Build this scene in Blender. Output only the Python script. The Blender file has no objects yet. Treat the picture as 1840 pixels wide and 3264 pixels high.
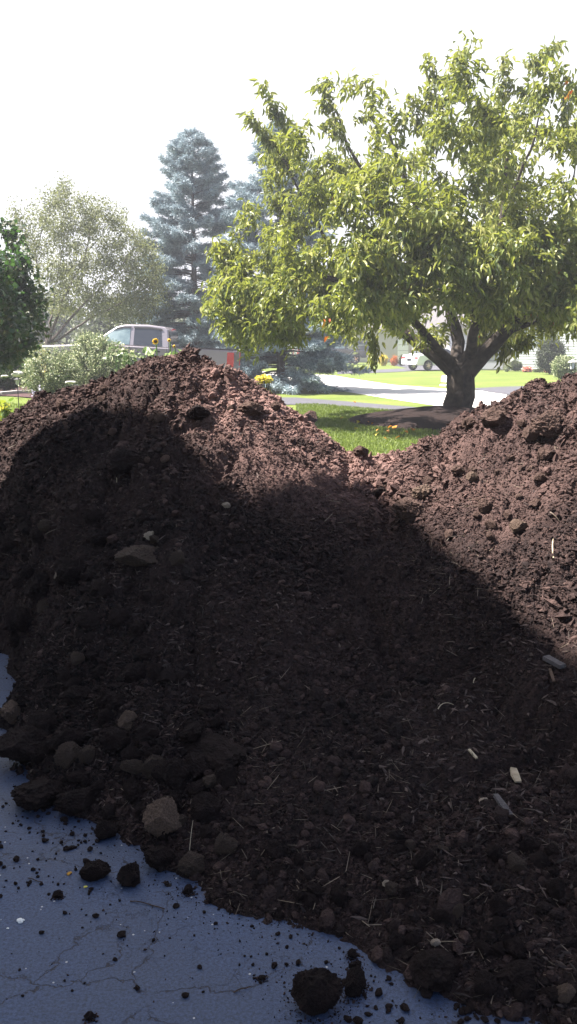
import bpy, math
import numpy as np
from math import radians, sin, cos, tan, pi
from mathutils import Vector, Matrix

rng = np.random.default_rng(7)
scene = bpy.context.scene
COL = scene.collection

# ------------------------------------------------------------------ camera model
W, H, F = 1840.0, 3264.0, 2827.0
PITCH = radians(10.66)
EYE = np.array([0.0, 0.0, 1.6])
def ray(px, py):
    u = (px - W / 2) / F; v = (H / 2 - py) / F
    f = np.array([0, cos(PITCH), -sin(PITCH)]); up = np.array([0, sin(PITCH), cos(PITCH)])
    return f + u * np.array([1.0, 0, 0]) + v * up
def at_depth(px, py, y):
    d = ray(px, py)
    return EYE + d * (y / d[1])

# ------------------------------------------------------------------ noise (numpy)
def _hash(ix, iy, iz, seed):
    h = (ix.astype(np.int64) * 374761393 + iy.astype(np.int64) * 668265263 + iz.astype(np.int64) * 2147483647 + seed * 1274126177) & 0xFFFFFFFF
    h = ((h ^ (h >> 13)) * 1274126177) & 0xFFFFFFFF
    h = ((h ^ (h >> 16)) * 2246822519) & 0xFFFFFFFF
    return (h ^ (h >> 15)) & 0xFFFFFFFF
def vnoise(x, y, z=None, seed=0):
    """smooth value noise in -1..1"""
    x = np.asarray(x, float); y = np.asarray(y, float)
    z = np.zeros_like(x) if z is None else np.asarray(z, float)
    ix, iy, iz = np.floor(x), np.floor(y), np.floor(z)
    fx, fy, fz = x - ix, y - iy, z - iz
    fx, fy, fz = [t * t * t * (t * (t * 6 - 15) + 10) for t in (fx, fy, fz)]
    r = 0
    for dx in (0, 1):
        for dy in (0, 1):
            for dz in (0, 1):
                w = (fx if dx else 1 - fx) * (fy if dy else 1 - fy) * (fz if dz else 1 - fz)
                r = r + w * (_hash(ix + dx, iy + dy, iz + dz, seed) / 2147483648.0 - 1.0)
    return r
def fbm(x, y, z=None, seed=0, octaves=4, gain=.5):
    a, s, t = 1.0, 0.0, 0.0
    for o in range(octaves):
        k = 2.03 ** o
        s = s + a * vnoise(x * k + 13.1 * o, y * k - 7.7 * o, None if z is None else z * k, seed + o)
        t += a; a *= gain
    return s / t
def bumps(x, y, cell, seed, fill=.8):
    """rounded lumps, one per cell: 0..1"""
    X, Y = x / cell, y / cell
    ix, iy = np.floor(X), np.floor(Y)
    best = np.zeros_like(X)
    zz = np.zeros_like(ix)
    for dx in (-1, 0, 1):
        for dy in (-1, 0, 1):
            cx, cy = ix + dx, iy + dy
            hx = _hash(cx, cy, zz, seed) / 4294967296.0; hy = _hash(cx, cy, zz, seed + 1) / 4294967296.0
            hr = _hash(cx, cy, zz, seed + 2) / 4294967296.0; hk = _hash(cx, cy, zz, seed + 3) / 4294967296.0
            r = (.32 + .38 * hr)
            d2 = ((X - cx - hx) ** 2 + (Y - cy - hy) ** 2) / r ** 2
            b = np.sqrt(np.clip(1 - d2, 0, 1)) * r * (hk < fill)
            best = np.maximum(best, b)
    return best

# ------------------------------------------------------------------ terrain
def ground_z(x, y):
    x = np.asarray(x, float); y = np.asarray(y, float)
    t = np.clip((y - 9) / 6, 0, 1); t = t * t * (3 - 2 * t)
    a = np.clip((-x - .8) * .075, 0, .42)
    far = np.clip((60 - y) / 20, 0, 1)
    return a * t * far
def hit_ground(px, py):
    d = ray(px, py); t = 1.0
    for i in range(60):
        p = EYE + d * t
        gz = float(ground_z(p[0], p[1]))
        dt = (p[2] - gz) / max(-d[2], .02)
        t += dt * .8
        if abs(dt) < 1e-3: break
    return EYE + d * t

# ------------------------------------------------------------------ compost heap height field
def gy(py):                                    # depth of a driveway point seen at row py
    d = ray(W / 2, py); return 1.6 / -d[2] * d[1]
crest = [(-700, 1640, 5.7), (-350, 1490, 5.6), (0, 1344, 5.45), (80, 1307, 5.42), (150, 1276, 5.4), (300, 1188, 5.3), (370, 1150, 5.25), (450, 1112, 5.2), (560, 1114, 5.15), (630, 1124, 5.12), (700, 1156, 5.08),
         (760, 1190, 5.04), (850, 1240, 4.98), (1000, 1345, 4.9), (1100, 1418, 4.85), (1200, 1452, 4.82), (1300, 1426, 4.76),
         (1400, 1388, 4.7), (1500, 1346, 4.63), (1600, 1300, 4.56), (1700, 1258, 4.5), (1840, 1204, 4.4), (2100, 1130, 4.3), (2500, 1130, 4.3), (2900, 1300, 4.3), (3300, 1500, 4.3)]
foot = {-700: 1960, -350: 2000, 0: 2100, 80: 2470, 150: 2565, 300: 2620, 370: 2690, 450: 2765, 560: 2800, 630: 2800, 700: 2805, 760: 2850, 850: 2865, 1000: 2925, 1100: 2975,
        1200: 3035, 1300: 3095, 1400: 3125, 1500: 3132, 1600: 3150, 1700: 3190, 1840: 3260, 2100: 3400, 2500: 3600, 2900: 3500, 3300: 3300}
pts = []
for px, py, yc in crest:
    yf = gy(foot[px])
    c = at_depth(px, py, yc); f = at_depth(px, foot[px], yf)
    pts.append(tuple(c)); pts.append((f[0], f[1], 0.0))
    o = f + (f - c) / np.linalg.norm((f - c)[:2]) * .35
    pts.append((o[0], o[1], -.16))
    for t, s in ((.25, .92), (.5, .94), (.75, .98), (.9, 1.0)):
        pts.append((f[0] + (c[0] - f[0]) * t, f[1] + (c[1] - f[1]) * t, c[2] * t * s))
    for dy, k in ((.4, .93), (1.0, .55), (1.8, 0.0), (2.3, -.2)):
        pts.append((c[0] * (1 + .03 * dy), c[1] + dy, c[2] * k if k > 0 else k))
P = np.array(pts)
def _tps(r2): return np.where(r2 > 1e-12, r2 * np.log(r2 + 1e-12), 0)
n = len(P)
K = _tps(((P[:, None, :2] - P[None, :, :2]) ** 2).sum(-1)) + np.eye(n) * .004
Q = np.c_[np.ones(n), P[:, :2]]
A = np.block([[K, Q], [Q.T, np.zeros((3, 3))]])
sol = np.linalg.solve(A, np.r_[P[:, 2], np.zeros(3)])
X0, X1, Y0, Y1, CS = -4.6, 4.6, 1.0, 9.9, .05
cgx = np.arange(X0, X1 + CS, CS); cgy = np.arange(Y0, Y1 + CS, CS)
GX, GY = np.meshgrid(cgx, cgy)
base = sol[n] + sol[n + 1] * GX + sol[n + 2] * GY
for i in range(n):
    base = base + sol[i] * _tps((GX - P[i, 0]) ** 2 + (GY - P[i, 1]) ** 2)
base = np.clip(base, -.3, 2.2)
edge = np.minimum.reduce([GX - X0, X1 - GX, np.full_like(GX, 9), Y1 - GY])
base = np.where(edge < .5, np.minimum(base, -.3 + edge * 1.5), base)
base[GY < 1.25] = np.minimum(base[GY < 1.25], -.15)
# pockets of bare driveway at the left foot
for px, py, r, dep in ((5, 2110, .10, .42), (60, 2255, .10, .30), (-20, 2350, .09, .22), (-60, 2200, .2, .4)):
    q = at_depth(px, py, gy(py))
    base -= dep * np.exp(-(((GX - q[0]) / r) ** 2 + ((GY - q[1]) / r) ** 2))
def bilerp(G, x, y):
    fx = np.clip((x - X0) / CS, 0, len(cgx) - 1.001); fy = np.clip((y - Y0) / CS, 0, len(cgy) - 1.001)
    i, j = fx.astype(int), fy.astype(int); a, b = fx - i, fy - j
    return (G[j, i] * (1 - a) + G[j, i + 1] * a) * (1 - b) + (G[j + 1, i] * (1 - a) + G[j + 1, i + 1] * a) * b
def heap_z(x, y, fine=True):
    x = np.asarray(x, float); y = np.asarray(y, float)
    z = bilerp(base, x, y); z = z - .06 * np.clip(z / .4, 0, 1)
    wx = x + .05 * vnoise(x * 7, y * 7, seed=91); wy = y + .05 * vnoise(x * 7, y * 7, seed=92)
    z = z + .05 * fbm(x * 1.9, y * 1.9, seed=3, octaves=2)
    # a slump crease running down the lower front, and slide steps
    cx_ = .30 + .42 * (3.9 - y); dq = (x - cx_ - .05 * vnoise(x * 3, y * 3, seed=8)) / .11
    z = z + (-.055 * np.exp(-dq ** 2) + .035 * np.exp(-(dq - 1.9) ** 2 / 1.6)) * np.clip((3.9 - y) / .5, 0, 1) * np.clip((y - 2.15) / .35, 0, 1)
    z = z - .05 * np.clip(np.abs(vnoise(x * 1.3 + 5, y * 1.7, seed=14)) * -6 + 1, 0, 1) * np.clip(z / .3, 0, 1)
    rough = np.clip(.75 + .9 * vnoise(x * 1.1, y * 1.1, seed=77) + .35 * (x < -.2), .35, 1.6)
    z = z + rough * (.55 * bumps(wx, wy, .165, 11, .5) * .165 + .6 * bumps(wx, wy, .08, 21, .6) * .08)
    z = z + .016 * rough * fbm(x * 9, y * 9, seed=31, octaves=2)
    if fine:
        z = z + rough * .55 * bumps(wx, wy, .036, 41, .75) * .036 + .5 * bumps(x, y, .019, 51, .8) * .019
        z = z + .005 * fbm(x * 60, y * 60, seed=61, octaves=2)
    return z
def hit_heap(px, py):
    d = ray(px, py)
    t = np.linspace(1.5, 9.0, 3000)
    p = EYE[None] + t[:, None] * d[None]
    z = np.maximum(heap_z(p[:, 0], p[:, 1]), 0)
    k = np.argmax(p[:, 2] < z)
    if not (p[:, 2] < z).any(): k = len(t) - 1
    return p[k]
SUN_AZ, SUN_EL = radians(84), radians(58)
SKY, HAZE, EXPO = .038, 0.0023, 2.27
SUN = np.array([-sin(SUN_AZ) * cos(SUN_EL), cos(SUN_AZ) * cos(SUN_EL), sin(SUN_EL)])

# ------------------------------------------------------------------ object helpers
def tag(o, label=None, cat=None, group=None, kind=None):
    if label: o['label'] = label
    if cat: o['category'] = cat
    if group: o['group'] = group
    if kind: o['kind'] = kind
    return o
def empty(name, loc=(0, 0, 0), rz=0, **k):
    o = bpy.data.objects.new(name, None); COL.objects.link(o)
    o.location = loc; o.rotation_euler = (0, 0, rz); o.empty_display_size = .2
    return tag(o, **k)
def link(name, me, mat=None, parent=None, loc=None, **k):
    if mat is not None:
        me.materials.clear(); me.materials.append(mat)
    o = bpy.data.objects.new(name, me); COL.objects.link(o)
    if parent is not None: o.parent = parent
    if loc is not None: o.location = loc
    return tag(o, **k)
def np_mesh(name, V, Fc, smooth=False, attr=None):
    """V (n,3), Fc (m,3|4) arrays -> mesh"""
    me = bpy.data.meshes.new(name)
    V = np.ascontiguousarray(V, np.float32); Fc = np.ascontiguousarray(Fc, np.int32)
    k = Fc.shape[1]
    me.vertices.add(len(V)); me.vertices.foreach_set('co', V.ravel())
    me.loops.add(Fc.size); me.loops.foreach_set('vertex_index', Fc.ravel())
    me.polygons.add(len(Fc))
    me.polygons.foreach_set('loop_start', np.arange(0, Fc.size, k, dtype=np.int32))
    me.polygons.foreach_set('use_smooth', np.full(len(Fc), smooth))
    if attr is not None:
        a = me.attributes.new('tone', 'FLOAT', 'POINT'); a.data.foreach_set('value', np.ascontiguousarray(attr, np.float32))
    me.update(calc_edges=True); me.validate()
    return me
class MB:
    def __init__(s): s.v = []; s.f = []
    def add(s, vs, fs):
        b = len(s.v); s.v += [tuple(map(float, v)) for v in vs]; s.f += [tuple(b + i for i in f) for f in fs]; return s
    def box(s, c, d, rz=0, ry=0):
        x, y, z = d[0] / 2, d[1] / 2, d[2] / 2
        M = Matrix.Rotation(rz, 3, 'Z') @ Matrix.Rotation(ry, 3, 'Y')
        vs = [Vector(c) + M @ Vector(p) for p in ((-x, -y, -z), (x, -y, -z), (x, y, -z), (-x, y, -z), (-x, -y, z), (x, -y, z), (x, y, z), (-x, y, z))]
        return s.add(vs, [(0, 3, 2, 1), (4, 5, 6, 7), (0, 1, 5, 4), (1, 2, 6, 5), (2, 3, 7, 6), (3, 0, 4, 7)])
    def prism(s, poly, axis, a, b):
        """poly 2D extruded along axis ('x','y','z') from a to b"""
        n = len(poly)
        def P(p, t): return {'x': (t, p[0], p[1]), 'y': (p[0], t, p[1]), 'z': (p[0], p[1], t)}[axis]
        vs = [P(p, a) for p in poly] + [P(p, b) for p in poly]
        fs = [tuple(range(n)), tuple(reversed(range(n, 2 * n)))] + [(i, i + n, (i + 1) % n + n, (i + 1) % n) for i in range(n)]
        return s.add(vs, fs)
    def tube(s, pts, rs, n=6, cap=True):
        pts = [Vector(p) for p in pts]; m = len(pts)
        if isinstance(rs, (int, float)): rs = [rs] * m
        vs = []; fs = []
        ref = Vector((.3, .9, .2))
        for i, p in enumerate(pts):
            t = (pts[min(i + 1, m - 1)] - pts[max(i - 1, 0)]).normalized()
            if abs(t.dot(ref)) > .95: ref = Vector((.9, .1, .3))
            a = t.cross(ref).normalized(); b = t.cross(a)
            for k in range(n):
                q = 2 * pi * k / n; vs.append(p + (a * cos(q) + b * sin(q)) * rs[i])
        for i in range(m - 1):
            for k in range(n):
                fs.append((i * n + k, i * n + (k + 1) % n, (i + 1) * n + (k + 1) % n, (i + 1) * n + k))
        if cap:
            fs.append(tuple(reversed(range(n)))); fs.append(tuple((m - 1) * n + k for k in range(n)))
        return s.add(vs, fs)
    def lathe(s, prof, c=(0, 0, 0), n=16, axis='z'):
        vs = []; fs = []; m = len(prof)
        for r, z in prof:
            for k in range(n):
                q = 2 * pi * k / n; p = (r * cos(q), r * sin(q), z)
                if axis == 'y': p = (p[0], p[2], p[1])
                vs.append((p[0] + c[0], p[1] + c[1], p[2] + c[2]))
        for i in range(m - 1):
            for k in range(n): fs.append((i * n + k, i * n + (k + 1) % n, (i + 1) * n + (k + 1) % n, (i + 1) * n + k))
        fs.append(tuple(reversed(range(n)))); fs.append(tuple((m - 1) * n + k for k in range(n)))
        return s.add(vs, fs)
    def build(s, name, mat, parent=None, bevel=0, smooth=False, **k):
        me = bpy.data.meshes.new(name); me.from_pydata(s.v, [], s.f)
        import bmesh
        bm = bmesh.new(); bm.from_mesh(me); bmesh.ops.recalc_face_normals(bm, faces=bm.faces); bm.to_mesh(me); bm.free()
        if smooth:
            me.polygons.foreach_set('use_smooth', [True] * len(me.polygons))
            try: me.set_sharp_from_angle(angle=radians(35))
            except Exception: pass
        o = link(name, me, mat, parent, **k)
        if bevel:
            m = o.modifiers.new('Bevel', 'BEVEL'); m.width = bevel; m.segments = 2; m.limit_method = 'ANGLE'
        return o

# ------------------------------------------------------------------ materials
def nodes(name):
    m = bpy.data.materials.new(name); m.use_nodes = True
    nt = m.node_tree; nt.nodes.clear()
    out = nt.nodes.new('ShaderNodeOutputMaterial')
    return m, nt, out
def N(nt, t, **k):
    n = nt.nodes.new(t)
    for a, b in k.items():
        if a.startswith('_'): n.inputs[a[1:]].default_value = b
        else: setattr(n, a, b)
    return n
def setin(n, name, v): n.inputs[name].default_value = v
def ramp(nt, stops, interp='LINEAR'):
    r = nt.nodes.new('ShaderNodeValToRGB'); r.color_ramp.interpolation = interp
    e = r.color_ramp.elements
    while len(e) > 1: e.remove(e[-1])
    e[0].position, e[0].color = stops[0][0], (*stops[0][1], 1)
    for p, c in stops[1:]:
        q = e.new(p); q.color = (*c, 1)
    return r
def mat(name, c1, c2=None, scale=6, rough=.7, metal=0, bump=0, bscale=None, spec=.5, detail=5, coat=0, translucent=0, tcol=None, island=0, c3=None, coords='Object'):
    m, nt, out = nodes(name)
    b = N(nt, 'ShaderNodeBsdfPrincipled'); L = nt.links.new
    setin(b, 'Roughness', rough); setin(b, 'Metallic', metal); setin(b, 'Specular IOR Level', spec); setin(b, 'Coat Weight', coat)
    tc = N(nt, 'ShaderNodeTexCoord'); col = None
    if c2 is not None:
        no = N(nt, 'ShaderNodeTexNoise'); setin(no, 'Scale', scale); setin(no, 'Detail', detail); L(tc.outputs[coords], no.inputs['Vector'])
        st = [(.3, c1), (.7, c2)] if c3 is None else [(.28, c1), (.5, c2), (.72, c3)]
        r = ramp(nt, st)
        if island:
            g = N(nt, 'ShaderNodeNewGeometry')
            mx = N(nt, 'ShaderNodeMix', data_type='FLOAT'); setin(mx, 'Factor', island)
            L(no.outputs['Fac'], mx.inputs[2]); L(g.outputs['Random Per Island'], mx.inputs[3]); L(mx.outputs[0], r.inputs['Fac'])
        else: L(no.outputs['Fac'], r.inputs['Fac'])
        L(r.outputs['Color'], b.inputs['Base Color']); col = r.outputs['Color']
    else: setin(b, 'Base Color', (*c1, 1))
    if bump:
        n2 = N(nt, 'ShaderNodeTexNoise'); setin(n2, 'Scale', bscale or scale * 4); setin(n2, 'Detail', 4); L(tc.outputs[coords], n2.inputs['Vector'])
        bp = N(nt, 'ShaderNodeBump'); setin(bp, 'Strength', bump); setin(bp, 'Distance', .02); L(n2.outputs['Fac'], bp.inputs['Height']); L(bp.outputs['Normal'], b.inputs['Normal'])
    if translucent:
        t = N(nt, 'ShaderNodeBsdfTranslucent'); mx = N(nt, 'ShaderNodeMixShader'); setin(mx, 'Fac', translucent)
        if tcol is not None: setin(t, 'Color', (*tcol, 1))
        elif col is not None: L(col, t.inputs['Color'])
        else: setin(t, 'Color', (*c1, 1))
        L(b.outputs[0], mx.inputs[1]); L(t.outputs[0], mx.inputs[2]); L(mx.outputs[0], out.inputs['Surface'])
    else: L(b.outputs[0], out.inputs['Surface'])
    return m

M = {}
M['leaf_cherry'] = mat('leaf_cherry', (.035, .06, .018), (.115, .15, .036), scale=1.0, rough=.42, spec=.45, translucent=.34, tcol=(.32, .36, .05), island=.55, c3=(.31, .31, .095))
M['leaf_orange'] = mat('leaf_orange', (.5, .10, .02), (.6, .3, .03), scale=3, rough=.5, translucent=.3, island=.8)
M['leaf_willow'] = mat('leaf_pale', (.06, .085, .035), (.11, .135, .06), scale=1.0, rough=.5, translucent=.4, tcol=(.2, .22, .08), island=.7, c3=(.18, .19, .10))
M['leaf_maple'] = mat('leaf_maple', (.018, .04, .02), (.03, .07, .03), scale=1.5, rough=.42, translucent=.3, tcol=(.07, .16, .03), island=.6, c3=(.09, .08, .04))
M['leaf_far'] = mat('leaf_far', (.035, .05, .025), (.06, .08, .035), scale=.6, rough=.6, translucent=.3, island=.6, c3=(.10, .12, .06))
M['needle'] = mat('needle', (.13, .18, .215), (.28, .36, .40), scale=1.6, rough=.55, translucent=.12, island=.35, c3=(.58, .66, .70))
M['bark'] = mat('bark', (.014, .011, .010), (.065, .052, .043), scale=9, rough=.9, bump=.9, bscale=22, spec=.2)
M['bark_far'] = mat('bark_far', (.07, .055, .05), (.12, .10, .09), scale=4, rough=.9)
M['leaf_var'] = mat('leaf_variegated', (.07, .12, .04), (.16, .22, .09), scale=5, rough=.4, translucent=.25, island=.85, c3=(.48, .50, .30))
M['leaf_box'] = mat('leaf_boxwood', (.045, .07, .015), (.08, .11, .025), scale=3, rough=.5, translucent=.25, island=.6, c3=(.13, .15, .04))
M['leaf_pink'] = mat('petal_pink', (.55, .2, .16), (.75, .38, .3), scale=3, rough=.6, translucent=.2, island=.8)
M['leaf_yellow'] = mat('petal_yellow', (.55, .42, .03), (.8, .7, .12), scale=3, rough=.6, translucent=.2, island=.8)
M['petal'] = mat('sunflower_petal', (.75, .42, .01), (.9, .6, .03), scale=5, rough=.5, translucent=.3)
M['disc'] = mat('sunflower_disc', (.04, .025, .01), (.12, .06, .02), scale=90, rough=.9)
M['stem'] = mat('stem_green', (.06, .12, .03), (.10, .18, .05), scale=8, rough=.6)
M['chrome'] = mat('chrome', (.6, .6, .6), rough=.15, metal=1)
M['tyre'] = mat('tyre', (.015, .015, .016), (.03, .03, .03), scale=30, rough=.9)
M['truck'] = mat('truck_paint', (.31, .28, .31), (.34, .31, .34), scale=.7, rough=.32, metal=.35, coat=.7)
M['darktruck'] = mat('dark_paint', (.02, .03, .06), rough=.25, coat=.8)
M['whitecar'] = mat('white_paint', (.78, .79, .8), rough=.25, coat=.8)
M['glass'] = mat('window_glass', (.10, .16, .19), (.34, .44, .46), scale=2.2, rough=.08, spec=1.0, coat=.5, detail=3)
M['glassdark'] = mat('tinted_glass', (.035, .04, .05), rough=.06, spec=.9)
M['blackplastic'] = mat('black_plastic', (.02, .02, .022), rough=.5)
M['redlamp'] = mat('red_lens', (.62, .015, .02), rough=.15, spec=.8, coat=.6)
M['white'] = mat('white_trim', (.78, .78, .76), (.72, .72, .7), scale=5, rough=.55)
M['stone'] = mat('pale_stone', (.4, .39, .36), (.55, .53, .5), scale=9, rough=.85, bump=.3)
M['concrete'] = mat('concrete', (.50, .48, .45), (.58, .56, .53), scale=1.5, rough=.9, bump=.2, bscale=60)
M['kerb'] = mat('kerb_stone', (.30, .29, .28), (.42, .41, .4), scale=6, rough=.9, bump=.3)
M['path'] = mat('asphalt_path', (.05, .05, .062), (.075, .075, .09), scale=3, rough=.85, bump=.3, bscale=90)
M['beige'] = mat('beige_siding', (.42, .39, .34), rough=.8)
M['roofing'] = mat('roof_shingles', (.09, .085, .085), (.15, .14, .14), scale=14, rough=.95, bump=.5, bscale=40)
M['greydoor'] = mat('grey_panel', (.33, .33, .37), rough=.7)
M['soilbed'] = mat('mulch_bed', (.03, .018, .018), (.075, .045, .045), scale=35, rough=.95, spec=.1, bump=.8, bscale=60, c3=(.12, .08, .08))
M['straw'] = mat('straw', (.03, .021, .015), (.14, .105, .075), scale=4, rough=.7, island=.9)
M['pale_chip'] = mat('pale_wood', (.30, .24, .16), (.44, .37, .27), scale=25, rough=.8, bump=.4)
M['dark_wood'] = mat('weathered_wood', (.06, .052, .055), (.10, .088, .09), scale=30, rough=.85, bump=.6)
M['tan_clod'] = mat('tan_clod', (.075, .046, .032), (.17, .112, .08), scale=12, rough=.95, bump=.7, bscale=60)
M['brown_clod'] = mat('brown_clod', (.036, .021, .014), (.08, .048, .033), scale=14, rough=.95, bump=.8, bscale=70)
M['dry_sunlit_clod'] = mat('dry_sunlit_clod', (.045, .028, .024), (.13, .085, .07), scale=14, rough=.95, bump=.8, bscale=70, spec=.15, c3=(.19, .125, .105))  # dried soil, its colour lightened for clods lying in the sunlit zones
M['pebble'] = mat('pebble', (.18, .14, .105), (.27, .22, .17), scale=14, rough=.8)

def soil_mat(name, island):
    m, nt, out = nodes(name); L = nt.links.new
    b = N(nt, 'ShaderNodeBsdfPrincipled'); setin(b, 'Roughness', .93); setin(b, 'Specular IOR Level', .12)
    tc = N(nt, 'ShaderNodeTexCoord'); g = N(nt, 'ShaderNodeNewGeometry')
    n1 = N(nt, 'ShaderNodeTexNoise'); setin(n1, 'Scale', 55); setin(n1, 'Detail', 5); setin(n1, 'Roughness', .7); L(tc.outputs['Object'], n1.inputs['Vector'])
    n2 = N(nt, 'ShaderNodeTexNoise'); setin(n2, 'Scale', 1.4); setin(n2, 'Detail', 4); L(tc.outputs['Object'], n2.inputs['Vector'])
    src = n1.outputs['Fac']
    if island:
        mx = N(nt, 'ShaderNodeMix', data_type='FLOAT'); setin(mx, 'Factor', .5); L(src, mx.inputs[2]); L(g.outputs['Random Per Island'], mx.inputs[3]); src = mx.outputs[0]
    r = ramp(nt, [(.18, (.006, .005, .005)), (.45, (.0175, .0122, .012)), (.68, (.041, .0265, .024)), (.92, (.105, .069, .06))])
    L(src, r.inputs['Fac'])
    # random pinkish dried patches, plus a painted lightening where the sun falls
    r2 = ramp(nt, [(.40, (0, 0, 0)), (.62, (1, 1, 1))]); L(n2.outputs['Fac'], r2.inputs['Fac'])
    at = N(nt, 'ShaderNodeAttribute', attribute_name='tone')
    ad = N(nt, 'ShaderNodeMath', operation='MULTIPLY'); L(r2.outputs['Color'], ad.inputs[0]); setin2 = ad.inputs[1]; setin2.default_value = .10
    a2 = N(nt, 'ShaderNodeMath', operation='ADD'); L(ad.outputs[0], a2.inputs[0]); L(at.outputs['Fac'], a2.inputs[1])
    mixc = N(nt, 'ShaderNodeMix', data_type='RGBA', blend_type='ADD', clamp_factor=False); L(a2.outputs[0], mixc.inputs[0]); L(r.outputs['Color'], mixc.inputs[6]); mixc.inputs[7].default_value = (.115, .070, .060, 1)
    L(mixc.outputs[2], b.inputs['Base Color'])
    bp = N(nt, 'ShaderNodeBump'); setin(bp, 'Strength', .8); setin(bp, 'Distance', .012); n3 = N(nt, 'ShaderNodeTexNoise'); setin(n3, 'Scale', 130); setin(n3, 'Detail', 3)
    L(tc.outputs['Object'], n3.inputs['Vector']); L(n3.outputs['Fac'], bp.inputs['Height']); L(bp.outputs['Normal'], b.inputs['Normal'])
    L(b.outputs[0], out.inputs['Surface']); return m
M['soil'] = soil_mat('compost', False); M['crumb'] = soil_mat('compost_crumbs', True)

def drive_mat():
    m, nt, out = nodes('sealed_driveway'); L = nt.links.new
    b = N(nt, 'ShaderNodeBsdfPrincipled'); setin(b, 'Specular IOR Level', .5)
    tc = N(nt, 'ShaderNodeTexCoord'); V = tc.outputs['Object']
    nz = N(nt, 'ShaderNodeTexNoise'); setin(nz, 'Scale', 3.0); setin(nz, 'Detail', 8); setin(nz, 'Roughness', .65); L(V, nz.inputs['Vector'])
    mv = N(nt, 'ShaderNodeMix', data_type='RGBA', blend_type='LINEAR_LIGHT'); mv.inputs[0].default_value = .13; L(V, mv.inputs[6]); L(nz.outputs['Color'], mv.inputs[7])
    vo = N(nt, 'ShaderNodeTexVoronoi', feature='DISTANCE_TO_EDGE'); setin(vo, 'Scale', 2.9); L(mv.outputs[2], vo.inputs['Vector'])
    rc = ramp(nt, [(0.0, (1, 1, 1)), (.003, (.7, .7, .7)), (.0065, (0, 0, 0))]); L(vo.outputs['Distance'], rc.inputs['Fac'])
    nm = N(nt, 'ShaderNodeTexNoise'); setin(nm, 'Scale', 5.5); setin(nm, 'Detail', 6); L(V, nm.inputs['Vector'])
    rm = ramp(nt, [(.38, (0, 0, 0)), (.47, (1, 1, 1))]); L(nm.outputs['Fac'], rm.inputs['Fac'])
    ck = N(nt, 'ShaderNodeMath', operation='MULTIPLY'); L(rc.outputs['Color'], ck.inputs[0]); L(rm.outputs['Color'], ck.inputs[1])
    vo2 = N(nt, 'ShaderNodeTexVoronoi', feature='DISTANCE_TO_EDGE'); setin(vo2, 'Scale', 7); L(mv.outputs[2], vo2.inputs['Vector'])
    rc2 = ramp(nt, [(0.0, (.7, .7, .7)), (.009, (0, 0, 0))]); L(vo2.outputs['Distance'], rc2.inputs['Fac'])
    nm2 = N(nt, 'ShaderNodeTexNoise'); setin(nm2, 'Scale', 2.3); setin(nm2, 'Detail', 5); L(V, nm2.inputs['Vector'])
    rm2 = ramp(nt, [(.46, (0, 0, 0)), (.56, (1, 1, 1))]); L(nm2.outputs['Fac'], rm2.inputs['Fac'])
    ck2 = N(nt, 'ShaderNodeMath', operation='MULTIPLY'); L(rc2.outputs['Color'], ck2.inputs[0]); L(rm2.outputs['Color'], ck2.inputs[1])
    cka = N(nt, 'ShaderNodeMath', operation='MAXIMUM'); L(ck.outputs[0], cka.inputs[0]); L(ck2.outputs[0], cka.inputs[1])
    fine = N(nt, 'ShaderNodeTexNoise'); setin(fine, 'Scale', 110); setin(fine, 'Detail', 6); setin(fine, 'Roughness', .8); L(V, fine.inputs['Vector'])
    big = N(nt, 'ShaderNodeTexNoise'); setin(big, 'Scale', 1.6); setin(big, 'Detail', 6); L(V, big.inputs['Vector'])
    r1 = ramp(nt, [(.3, (.025, .042, .090)), (.7, (.048, .072, .142))]); L(big.outputs['Fac'], r1.inputs['Fac'])
    r2 = ramp(nt, [(.36, (.4, .4, .4)), (.64, (1.6, 1.6, 1.6))]); L(fine.outputs['Fac'], r2.inputs['Fac'])
    mu = N(nt, 'ShaderNodeMix', data_type='RGBA', blend_type='MULTIPLY'); mu.inputs[0].default_value = 1; L(r1.outputs['Color'], mu.inputs[6]); L(r2.outputs['Color'], mu.inputs[7])
    # pale grit and dark soil dust
    vg = N(nt, 'ShaderNodeTexVoronoi'); setin(vg, 'Scale', 70); L(V, vg.inputs['Vector'])
    sep = N(nt, 'ShaderNodeSeparateColor'); L(vg.outputs['Color'], sep.inputs[0])
    gt = N(nt, 'ShaderNodeMath', operation='GREATER_THAN'); gt.inputs[1].default_value = .972; L(sep.outputs[0], gt.inputs[0])
    ls = N(nt, 'ShaderNodeMath', operation='LESS_THAN'); ls.inputs[1].default_value = .22; L(vg.outputs['Distance'], ls.inputs[0])
    gm = N(nt, 'ShaderNodeMath', operation='MULTIPLY'); L(gt.outputs[0], gm.inputs[0]); L(ls.outputs[0], gm.inputs[1])
    m1 = N(nt, 'ShaderNodeMix', data_type='RGBA'); L(gm.outputs[0], m1.inputs[0]); L(mu.outputs[2], m1.inputs[6]); m1.inputs[7].default_value = (.42, .42, .42, 1)
    dn = N(nt, 'ShaderNodeTexNoise'); setin(dn, 'Scale', 26); setin(dn, 'Detail', 8); setin(dn, 'Roughness', .8); L(V, dn.inputs['Vector'])
    dr = ramp(nt, [(.60, (0, 0, 0)), (.70, (.75, .75, .75))]); L(dn.outputs['Fac'], dr.inputs['Fac'])
    m2 = N(nt, 'ShaderNodeMix', data_type='RGBA'); L(dr.outputs['Color'], m2.inputs[0]); L(m1.outputs[2], m2.inputs[6]); m2.inputs[7].default_value = (.03, .027, .03, 1)
    m3 = N(nt, 'ShaderNodeMix', data_type='RGBA'); L(cka.outputs[0], m3.inputs[0]); L(m2.outputs[2], m3.inputs[6]); m3.inputs[7].default_value = (.022, .014, .014, 1)
    L(m3.outputs[2], b.inputs['Base Color'])
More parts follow.
